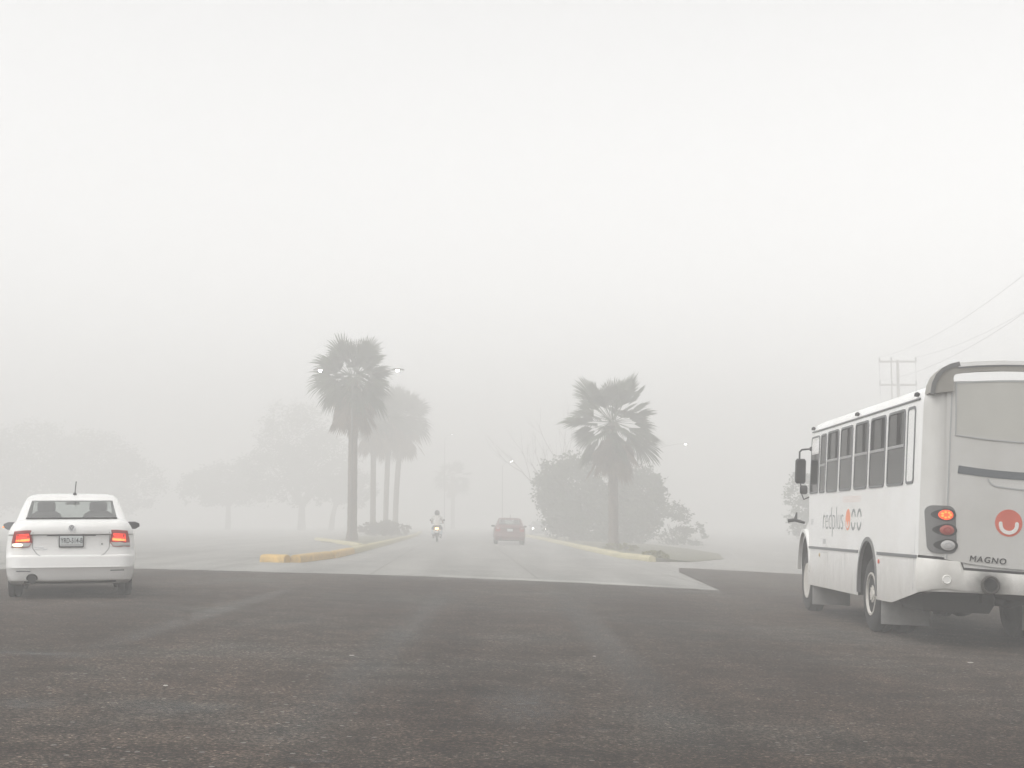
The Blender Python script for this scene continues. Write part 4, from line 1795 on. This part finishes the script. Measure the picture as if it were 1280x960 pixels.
rd = empty('person', mo.location, mo.rotation_euler, label='rider in a pale shirt and dark helmet seated on the motorcycle, seen from behind', cat='person')
# one continuous body: pelvis, spine, neck, head, arms with hands, legs
V_ = [((0, .12, .86), (.16, .13)), ((0, .14, 1.02), (.15, .11)), ((0, .20, 1.22), (.17, .11)), ((0, .25, 1.36), (.12, .09)), ((0, .28, 1.44), .055), ((0, .31, 1.52), .08), ((0, .32, 1.61), .07)]
E_ = [(i, i + 1) for i in range(6)]
for s in (-1, 1):
    b_ = len(V_)
    V_ += [((s * .19, .25, 1.34), .065), ((s * .29, .42, 1.14), .048), ((s * .31, .68, 1.06), .036), ((s * .31, .80, 1.05), .030), ((s * .31, .87, 1.055), .034)]
    E_ += [(3, b_), (b_, b_ + 1), (b_ + 1, b_ + 2), (b_ + 2, b_ + 3), (b_ + 3, b_ + 4)]
    for q, dx in enumerate((-.035, -.012, .012, .035)):
        f_ = len(V_)
        ln_ = (.055, .065, .062, .05)[q]
        V_ += [((s * .31 + dx, .87 + ln_ * .5, 1.05), .0095), ((s * .31 + dx, .87 + ln_ * .7, 1.02), .008), ((s * .31 + dx, .87 + ln_ * .45, .998), .007)]
        E_ += [(b_ + 4, f_), (f_, f_ + 1), (f_ + 1, f_ + 2)]
    f_ = len(V_)
    V_ += [((s * .31 - s * .045, .84, 1.03), .011), ((s * .31 - s * .055, .87, 1.005), .009)]
    E_ += [(b_ + 3, f_), (f_, f_ + 1)]
    b_ = len(V_)
    V_ += [((s * .10, .14, .84), .10), ((s * .22, .52, .72), .075), ((s * .20, .40, .42), .052), ((s * .18, .34, .27), .042), ((s * .19, .50, .235), .036)]
    E_ += [(0, b_), (b_, b_ + 1), (b_ + 1, b_ + 2), (b_ + 2, b_ + 3), (b_ + 3, b_ + 4)]
skin_body('body', V_, E_, M['skin'], rd)
t = MB()
t.lathe([(.001, .155), (.07, .14), (.125, .08), (.142, 0), (.135, -.07), (.115, -.12), (.10, -.13)], (0, .325, 1.585), 20, 'z')
t.build('helmet', M['helmet'], rd)
t = MB()
t.tube([(0, .11, .88), (0, .14, 1.03), (0, .20, 1.22), (0, .245, 1.35), (0, .275, 1.42)], [.20, .19, .205, .16, .075], 16)
for s in (-1, 1):
    t.tube([(s * .12, .24, 1.345), (s * .20, .26, 1.33), (s * .27, .38, 1.19)], [.10, .09, .075], 12)
t.build('shirt', M['shirt'], rd)
t = MB()
for s in (-1, 1):
    t.tube([(s * .07, .10, .86), (s * .11, .16, .85), (s * .22, .52, .735), (s * .205, .42, .48), (s * .185, .36, .30)], [.12, .125, .092, .07, .06], 12)
t.build('trousers', M['cloth'], rd)
for s in (-1, 1):
    t = MB()
    t.box((s * .19 - .05, .32, .20), (s * .19 + .05, .58, .29), .03)
    t.build('shoe', M['black'], rd)
    t = MB()
    t.tube([(s * .09, .10, 1.05), (s * .10, .07, 1.2), (s * .10, .16, 1.38)], .022, 6)
    t.build('backpack_strap', M['black'], rd)


# ------------------------------------------------------------------ palms
def fan_leaf(mb, base, direction, length, spread, up, droop, nseg=22, fold=.08):
    """one palmate leaf: a petiole, then a fan of narrow blades joined at the hub"""
    d = direction.normalized()
    side = d.cross(up)
    if side.length < .05:
        side = d.cross(Vector((1, 0, .2)))
    side.normalize()
    nrm = side.cross(d).normalized()
    pet = length * .44
    hub = base + d * pet + Vector((0, 0, -droop * pet * .10))
    w = .022
    mb.add([base - side * w * 1.6, base + side * w * 1.6, hub + side * w, hub - side * w], [(0, 1, 2, 3)])
    bl = length * .61
    prev = None
    for k in range(nseg):
        a = spread * (-1 + 2 * (k + .5) / nseg)
        l = bl * (1 - .32 * abs(a / spread) ** 1.5) * random.uniform(.86, 1.08)
        dv = (d * math.cos(a) + side * math.sin(a)).normalized()
        half = spread / nseg
        d0 = (d * math.cos(a - half) + side * math.sin(a - half)).normalized()
        d1 = (d * math.cos(a + half) + side * math.sin(a + half)).normalized()
        m0, m1 = hub + d0 * l * .55 + nrm * fold * l * .3, hub + d1 * l * .55 + nrm * fold * l * .3
        mm = hub + dv * l * .58 - nrm * fold * l * .25
        g = Vector((0, 0, -1)) * droop * l * random.uniform(.18, .42)
        ctr = hub + dv * l * .8 + g * .4
        tipp = hub + dv * l * 1.0 + g
        m0 += g * .12
        m1 += g * .12
        mm += g * .12
        tw = side * (bl * .02)
        mb.add([hub, m0, mm, m1, ctr - tw, ctr + tw, tipp], [(0, 1, 2), (0, 2, 3), (1, 4, 2), (2, 5, 3), (2, 4, 6, 5)])


def make_palm(label, loc, h, rtrunk, rcrown, nleaf, ndead, skirt, frond_m, droop=.6, seed=0, group=None, lean=0.0, bulge=True, low=-.55, twist=.9, fan=(62, 80)):
    random.seed(seed)
    root = empty('palm_tree', loc, (0, 0, 0), label=label, cat='palm tree', group=group)
    hc = h - rcrown * .95
    t = MB()
    n = 26
    pts, rad = [], []
    for i in range(n + 1):
        u = i / n
        r = rtrunk * (1.25 - .35 * sstep(0, .08, u) - .12 * u)
        if bulge and u > .62:
            r *= 1 + .28 * math.sin((u - .62) / .38 * PI)
        r *= 1 + .05 * (i % 2)
        pts.append((lean * u * u, 0, -.15 + (hc + .15) * u))
        rad.append(r)
    t.tube(pts, rad, 12)
    t.build('trunk', M['trunk'], root)
    top = Vector((lean, 0, hc))
    cw = MB()
    for i in range(nleaf):
        u = (i + .5) / nleaf
        el = math.asin(1 - (1 - math.sin(low)) * u) if True else 0
        az = i * 2.39996 + random.uniform(-.25, .25)
        el += random.uniform(-.12, .12)
        d = Vector((math.cos(az) * math.cos(el), math.sin(az) * math.cos(el), math.sin(el)))
        l = rcrown * random.uniform(.74, 1.14)
        b_ = top + Vector((math.cos(az) * rtrunk * .5, math.sin(az) * rtrunk * .5, .12 * math.sin(el)))
        fan_leaf(cw, b_, d, l, R(random.uniform(*fan)), Vector((random.uniform(-twist, twist), random.uniform(-twist, twist), .75)), droop * (1.1 - .7 * max(0, math.sin(el))), 20)
    cw.build('crown', frond_m, root, smooth=False, fix=False)
    dm = MB()
    for i in range(ndead):
        az = random.uniform(0, 2 * PI)
        el = R(random.uniform(-86, -52))
        d = Vector((math.cos(az) * math.cos(el), math.sin(az) * math.cos(el), math.sin(el)))
        zz = random.uniform(-skirt * .5, .05)
        b_ = top + Vector((math.cos(az) * rtrunk * .85, math.sin(az) * rtrunk * .85, zz))
        fan_leaf(dm, b_, d, skirt * random.uniform(.55, .85), R(random.uniform(30, 48)), Vector((math.cos(az), math.sin(az), .3)), .25, 10)
    dm.build('dead_frond_skirt', M['dead'], root, smooth=False, fix=False)
    return root


p = at(440, 672, 80)
make_palm('tallest fan palm, nearest of the left median row, with shaggy crown', (p.x, p.y, gz(p.x) + .1), (at(440, 421, 80).z - gz(p.x) - .1), .29, 2.35, 66, 60, 2.7, M['frond'], .75, 3, low=-.9, fan=(52, 72))
gpl = 'thin palms behind the tallest palm'
p = at(466, 659, 116)
make_palm('slim fan palm behind the tallest palm, leftmost thin trunk of three', (p.x, p.y, gz(p.x) + .1), at(466, 478, 116).z, .25, 2.5, 48, 44, 3.2, M['frond2'], .8, 4, gpl, low=-.95)
p = at(482, 659, 124)
make_palm('slim fan palm with the middle trunk of three above the round shrub', (p.x, p.y, gz(p.x) + .1), at(482, 484, 124).z, .25, 2.5, 48, 44, 3.2, M['frond2'], .8, 5, gpl, lean=.35, low=-.95)
p = at(494, 659, 130)
make_palm('slim fan palm with the rightmost trunk of three, its crown reaching furthest right', (p.x, p.y, gz(p.x) + .1), at(494, 486, 130).z, .27, 2.6, 48, 46, 3.4, M['frond2'], .8, 6, gpl, lean=.7, low=-.95)
p = at(767, 684, 78)
make_palm('fan palm with star-like spiky crown on the right median before dark bushes', (p.x, p.y, gz(p.x) + .1), at(767, 468, 78).z - gz(p.x) - .1, .30, 2.65, 58, 70, 2.7, M['frond'], .38, 8, low=-.9, bulge=False, twist=.6, fan=(34, 50))
p = at(566, 657, 225)
make_palm('faintest palm, far off in the mist between motorcycle and lamp', (p.x, p.y, gz(p.x)), at(566, 572, 225).z, .36, 3.0, 30, 30, 3.0, M['frond2'], .8, 9, low=-.95)


# ------------------------------------------------------------------ trees and bushes
def make_tree(name, label, cat, loc, blobs, trunk_r, nleaf, leaf, leaf_m, seed, group=None, forks=None, lx=0):
    """blobs: (dx, dy, z, rx, ry, rz) crown lobes relative to loc"""
    random.seed(seed)
    root = empty(name, loc, label=label, cat=cat, group=group)
    t = MB()
    z0 = min(bq[2] - bq[5] for bq in blobs)
    if trunk_r > 0:
        fz = max(.4, z0 + .3)
        t.tube([(0, 0, -.1), (lx * .3, 0, fz * .5), (lx, 0, fz)], [trunk_r * 1.25, trunk_r, trunk_r * .85], 10)
        for bq in blobs:
            for k in range(3):
                e = (bq[0] + random.uniform(-.6, .6) * bq[3], bq[1] + random.uniform(-.6, .6) * bq[4], bq[2] + random.uniform(-.2, .6) * bq[5])
                m_ = ((lx + e[0]) / 2 + random.uniform(-.3, .3), e[1] / 2, fz + (e[2] - fz) * .45)
                t.tube([(lx, 0, fz - .2), m_, e], [trunk_r * .55, trunk_r * .35, trunk_r * .1], 6)
    else:
        for k in range(8):
            a = random.uniform(0, 2 * PI)
            t.tube([(.1 * math.cos(a), .1 * math.sin(a), -.05), (.5 * blobs[0][3] * math.cos(a), .5 * blobs[0][4] * math.sin(a), blobs[0][2])], [.03, .012], 5)
    t.build('trunk' if trunk_r > 0 else 'stems', M['bark'], root)
    c = MB()
    vol = [bq[3] * bq[4] * bq[5] for bq in blobs]
    tot = sum(vol)
    for bq, v in zip(blobs, vol):
        nn = int(nleaf * 2.6 * v / tot)
        ncl = max(6, nn // 26)
        for k in range(ncl):
            while True:
                q = Vector((random.uniform(-1, 1), random.uniform(-1, 1), random.uniform(-1, 1)))
                if .25 < q.length < 1:
                    break
            q = q * (q.length ** -.45)
            if q.length > 1.06:
                q = q / q.length * random.uniform(.9, 1.06)
            cc = Vector((bq[0] + q.x * bq[3], bq[1] + q.y * bq[4], max(.1, bq[2] + q.z * bq[5])))
            rc2 = random.uniform(.16, .30) * min(bq[3], bq[5])
            for _ in range(26):
                o = Vector((random.gauss(0, 1), random.gauss(0, 1), random.gauss(0, .7))) * rc2 * .6
                pc = cc + o
                s = leaf * random.uniform(.6, 1.3)
                a = Vector((random.uniform(-1, 1), random.uniform(-1, 1), random.uniform(-.6, .6))).normalized()
                bq2 = a.cross(Vector((random.uniform(-1, 1), random.uniform(-1, 1), random.uniform(-1, 1)))).normalized()
                c.add([pc - a * s, pc + bq2 * s * .45, pc + a * s, pc - bq2 * s * .45], [(0, 1, 2, 3)])
    c.build('crown' if trunk_r > 0 else 'foliage', leaf_m, root, smooth=False, fix=False)
    return root


def px_blob(base, px, py, rxp, ryp, Y, dy=0):
    c = at(px, py, Y)
    s = Y / F
    return (c.x - base[0], dy, c.z - base[2], rxp * s, min(rxp, ryp * 1.4) * s, ryp * s)


def tree_px(name, label, cat, bx_, by_, Y, lobes, tr, nleaf, leaf, m, seed, group=None, lx=0):
    c = at(bx_, by_, Y)
    base = (c.x, Y, gz(c.x))
    make_tree(name, label, cat, base, [px_blob(base, *l, Y) for l in lobes], tr, nleaf, leaf, m, seed, group, None, lx)


tree_px('broad_tree', 'broad high-crowned tree with a thick trunk, dim beside the tallest palm', 'tree', 377, 659, 190,
        [(368, 545, 44, 44), (345, 590, 40, 34), (405, 580, 40, 36), (385, 612, 45, 22)], .46, 4600, .24, M['leaf'], 21)
tree_px('broad_tree', 'slender leaning tree in the mist between the broad tree and the tallest palm', 'tree', 414, 659, 192,
        [(425, 600, 28, 28), (445, 610, 26, 24)], .33, 2000, .24, M['leaf'], 22, None, .5)
tree_px('broad_tree', 'low spreading tree dim in the mist between white sedan and forked tree', 'tree', 285, 658, 205,
        [(282, 606, 42, 26), (250, 612, 28, 22), (315, 600, 30, 30)], .36, 3600, .26, M['leaf'], 23)
tree_px('broad_tree', 'tall hazy tree fading into the mist beyond the driver side of the white sedan', 'tree', 35, 658, 205,
        [(40, 580, 70, 52), (-10, 590, 60, 50)], .42, 4800, .27, M['leaf'], 24)
tree_px('broad_tree', 'hazy rounded tree directly above the white sedan roof', 'tree', 120, 658, 210,
        [(115, 588, 58, 48), (165, 605, 42, 34)], .42, 4400, .27, M['leaf'], 25)
tree_px('bush', 'larger dense dark bushy tree between the red car and the star-crowned palm', 'bush', 715, 672, 104,
        [(715, 618, 40, 46), (692, 606, 24, 34), (735, 645, 38, 34), (700, 640, 24, 30)], .26, 6500, .15, M['leaf'], 26)
tree_px('bush', 'smaller dense dark bushy tree between the star-crowned palm and the pale misty bush', 'bush', 800, 674, 106,
        [(800, 628, 30, 48), (778, 640, 30, 42), (815, 612, 14, 26)], .26, 5200, .15, M['leaf'], 27)
tree_px('bush', 'pale misty bush standing apart between the dark bushy trees and the bus', 'bush', 845, 680, 105,
        [(842, 655, 22, 26), (865, 668, 20, 14)], 0, 900, .12, M['leaf'], 28)
tree_px('bush', 'rounded shadowy bush behind the front of the bus', 'bush', 1002, 672, 104,
        [(1004, 630, 22, 42), (1012, 650, 24, 30)], .1, 1800, .12, M['leaf'], 29)
tree_px('shrub', 'low round brownish shrub at the foot of the thin palms', 'shrub', 482, 666, 106,
        [(466, 661, 20, 8), (482, 660, 18, 9), (497, 662, 18, 7)], 0, 3600, .06, M['leaf2'], 30)
tree_px('weed_clump', 'dry yellow-green weed clump at the rounded end of the right median', 'weeds', 826, 702, 55.5,
        [(824, 697, 12, 8), (812, 694, 10, 6)], 0, 1400, .045, M['leaf3'], 31)
tree_px('weed_clump', 'dry weeds round the foot of the star-crowned palm', 'weeds', 775, 688, 70,
        [(775, 684, 24, 5)], 0, 900, .05, M['leaf3'], 32)

# leafless branches rising over the dark bushes
random.seed(40)
c = at(706, 664, 135)
bt_ = empty('bare_tree', (c.x, 135, gz(c.x)), label='leafless spindly tree whose branches rise left above the dark bushes', cat='tree')
tm = MB()
bq = MB()


def branch(mb, p, d, l, r, depth):
    pts = [p]
    q = p.copy()
    dd = d.copy()
    for _ in range(4):
        dd = (dd + Vector((random.uniform(-.18, .18), random.uniform(-.18, .18), random.uniform(-.04, .14)))).normalized()
        q = q + dd * l / 4
        pts.append(q.copy())
    mb.tube(pts, [r, r * .85, r * .7, r * .55, r * .4], 5)
    if depth > 0:
        for k in range(3):
            s = pts[random.choice((2, 3, 4))]
            nd = (dd + Vector((random.uniform(-.8, .5), random.uniform(-.5, .5), random.uniform(-.1, .5)))).normalized()
            branch(mb, s, nd, l * .62, r * .45, depth - 1)


tm.tube([(0, 0, -.1), (-.1, 0, 1.5), (-.4, 0, 3.0)], [.17, .14, .11], 8)
tm.build('trunk', M['bark'], bt_)
for dv in ((-.6, .1, 1), (-.25, -.2, 1), (.2, .2, 1), (-.9, 0, .8)):
    branch(bq, Vector((-.4, 0, 2.9)), Vector(dv).normalized(), 4.8, .065, 3)
bq.build('branches', M['bark'], bt_)


# ------------------------------------------------------------------ street lamps
def make_lamp(label, loc, h, arms, group='lit street lamps'):
    root = empty('street_lamp', loc, label=label, cat='street lamp', group=group)
    t = MB()
    t.tube([(0, 0, 0), (0, 0, .5), (0, 0, h - .6)], [.10, .08, .05], 10)
    t.build('pole', M['lamppole'], root)
    for ax in arms:
        s = 1 if ax > 0 else -1
        a = MB()
        a.tube([(0, 0, h - .7), (ax * .35, 0, h - .25), (ax * .75, 0, h), (ax - s * .2, 0, h + .03)], .025, 8)
        ao = a.build('arm', M['lamppole'], root)
        hd = MB()
        rg = []
        for u, w, hh in ((-.32, .05, .04), (-.2, .11, .07), (.1, .14, .08), (.30, .10, .05), (.36, .03, .02)):
            rg.append([(ax + s * u, w, h + .03), (ax + s * u, w * .6, h + .03 + hh), (ax + s * u, -w * .6, h + .03 + hh), (ax + s * u, -w, h + .03), (ax + s * u, 0, h + .0)])
        hd.loft(rg, True, True)
        ho = hd.build('lamp_head', M['lamppole'], ao)
        ln = MB()
        ln.lathe([(.001, -.085), (.06, -.07), (.09, -.02), (.09, 0)], (ax, 0, h + .01), 14, 'z')
        ln.build('lamp_lens', M['lamplit'], ho)
    return root


pl_ = at(440.5, 463, 78.4)
make_lamp('twin-armed street lamp standing behind the tallest palm, both lamps lit', (pl_.x, pl_.y, gz(pl_.x) + .1), pl_.z - .1, (at(400, 463, 78.4).x - pl_.x, at(497, 463, 78.4).x - pl_.x))
pr_ = at(816, 555, 150)
make_lamp('single-armed street lamp lit above the pale bush right of the palm', (pr_.x, pr_.y, gz(pr_.x)), pr_.z - gz(pr_.x), (at(857, 555, 150).x - pr_.x,))
pf_ = at(556, 543, 200)
make_lamp('faint street lamp with small light far above the motorcycle', (pf_.x, pf_.y, gz(pf_.x)), pf_.z, (at(565, 543, 200).x - pf_.x,))
pf_ = at(628, 575, 190)
make_lamp('bare far pole rising behind the red car, lamp unlit in the mist', (pf_.x, pf_.y, gz(pf_.x)), pf_.z, (1.2,))


# ------------------------------------------------------------------ power line
def make_utility(label, base, h):
    root = empty('utility_pole', base, (0, 0, 0), label=label, cat='utility pole', group='utility poles')
    t = MB()
    t.tube([(0, 0, 0), (0, 0, h)], [.19, .13], 10)
    t.build('pole', M['wood'], root)
    t = MB()
    t.tube([(-.55, .1, 0), (-.55, .1, h)], [.08, .06], 8)
    t.build('strut', M['wood'], root)
    for z in (h - .15, h - 2.25):
        t = MB()
        t.box((-1.7, -.08, z - .08), (1.7, .08, z + .08), .02)
        co = t.build('crossarm', M['wood'], root)
        for x in (-1.62, -.55, 1.62):
            q = MB()
            q.lathe([(.05, 0), (.09, .08), (.05, .16), (.09, .24), (.04, .32)], (x, 0, z + .08), 10, 'z')
            q.build('insulator', M['wire'], co)
    for x in (-1.62, 1.62):
        t = MB()
        t.tube([(x, 0, h - 3.2), (x, 0, h - .15)], .022, 6)
        t.build('hanger_rod', M['wire'], root)
    return root


ub = at(1122, 452, 132)
uh = ub.z + .15 - gz(ub.x)
u1 = make_utility('misty utility pole with two crossarms showing above the bus roof', (ub.x, ub.y, gz(ub.x)), uh)
u2 = dup(u1, (28.3, 62, gz(28)))
u2['label'] = 'near utility pole carrying the wires on beside the bus'
for k, (x, dz) in enumerate(((-1.62, .25), (1.62, .25), (-1.62, -1.85))):
    a = Vector((ub.x + x, ub.y, gz(ub.x) + uh + dz))
    e = Vector((28.3 + x, 62, gz(28) + uh + dz))
    w = MB()
    pts = []
    for i in range(41):
        t = i / 40
        q = a.lerp(e, t)
        q.z -= 4 * 1.35 * t * (1 - t)
        pts.append(q)
    w.tube(pts, .012, 6)
    o = w.build('power_line', M['wire'])
    tag(o, ('highest thin wire crossing the white sky above the bus', 'middle thin wire crossing the white sky above the bus', 'lowest thin wire, closest to the spoiler of the bus')[k], 'wire', 'overhead wires')


# ------------------------------------------------------------------ mist
hz = MB()
hz.box((-440, -40, -2.2), (440, 440, 17.5))
hm = bpy.data.materials.new('mist')
hm.use_nodes = True
nt = hm.node_tree
for n in list(nt.nodes):
    nt.nodes.remove(n)
out = nt.nodes.new('ShaderNodeOutputMaterial')
pv = nt.nodes.new('ShaderNodeVolumePrincipled')
pv.inputs['Color'].default_value = (.855, .852, .844, 1)
pv.inputs['Density'].default_value = .0134
pv.inputs['Anisotropy'].default_value = 0
nt.links.new(pv.outputs[0], out.inputs['Volume'])
hm.cycles.homogeneous_volume = True
ho = hz.build('haze', hm, None, False)
tag(ho, kind='stuff')

# ------------------------------------------------------------------ light
SUN_EL, SUN_AZ = R(52), R(-124)      # soft light from high behind on the left
world = bpy.data.worlds.new('World')
scene.world = world
world.use_nodes = True
nt = world.node_tree
bg = nt.nodes['Background']
sky = nt.nodes.new('ShaderNodeTexSky')
sky.sky_type = 'NISHITA'
sky.sun_disc = False
sky.sun_elevation = SUN_EL
sky.sun_rotation = SUN_AZ
sky.air_density = 1.0
sky.dust_density = 2.2
sky.ozone_density = 1.0
hs = nt.nodes.new('ShaderNodeHueSaturation')
hs.inputs['Saturation'].default_value = .0     # the cloud deck takes the blue out of the sky
nt.links.new(sky.outputs[0], hs.inputs['Color'])
nt.links.new(hs.outputs[0], bg.inputs['Color'])
bg.inputs['Strength'].default_value = .15
sd = bpy.data.lights.new('sun', 'SUN')
sd.energy = 0.75
sd.angle = R(60)
sd.color = (1, .97, .93)
so2 = bpy.data.objects.new('sun', sd)
COL.objects.link(so2)
so2.rotation_euler = Vector((math.sin(SUN_AZ) * math.cos(SUN_EL), math.cos(SUN_AZ) * math.cos(SUN_EL), math.sin(SUN_EL))).to_track_quat('Z', 'Y').to_euler()
so2.location = (-20, 20, 60)

vs_ = scene.view_settings
vs_.view_transform = 'Standard'
vs_.look = 'None'
vs_.exposure = .92
vs_.gamma = 1.0
vs_.use_curve_mapping = False
scene.cycles.use_denoising = True
scene.cycles.max_bounces = 10
scene.cycles.diffuse_bounces = 4
scene.cycles.glossy_bounces = 4
scene.cycles.transparent_max_bounces = 12
scene.cycles.volume_bounces = 5
scene.cycles.sample_clamp_indirect = 6
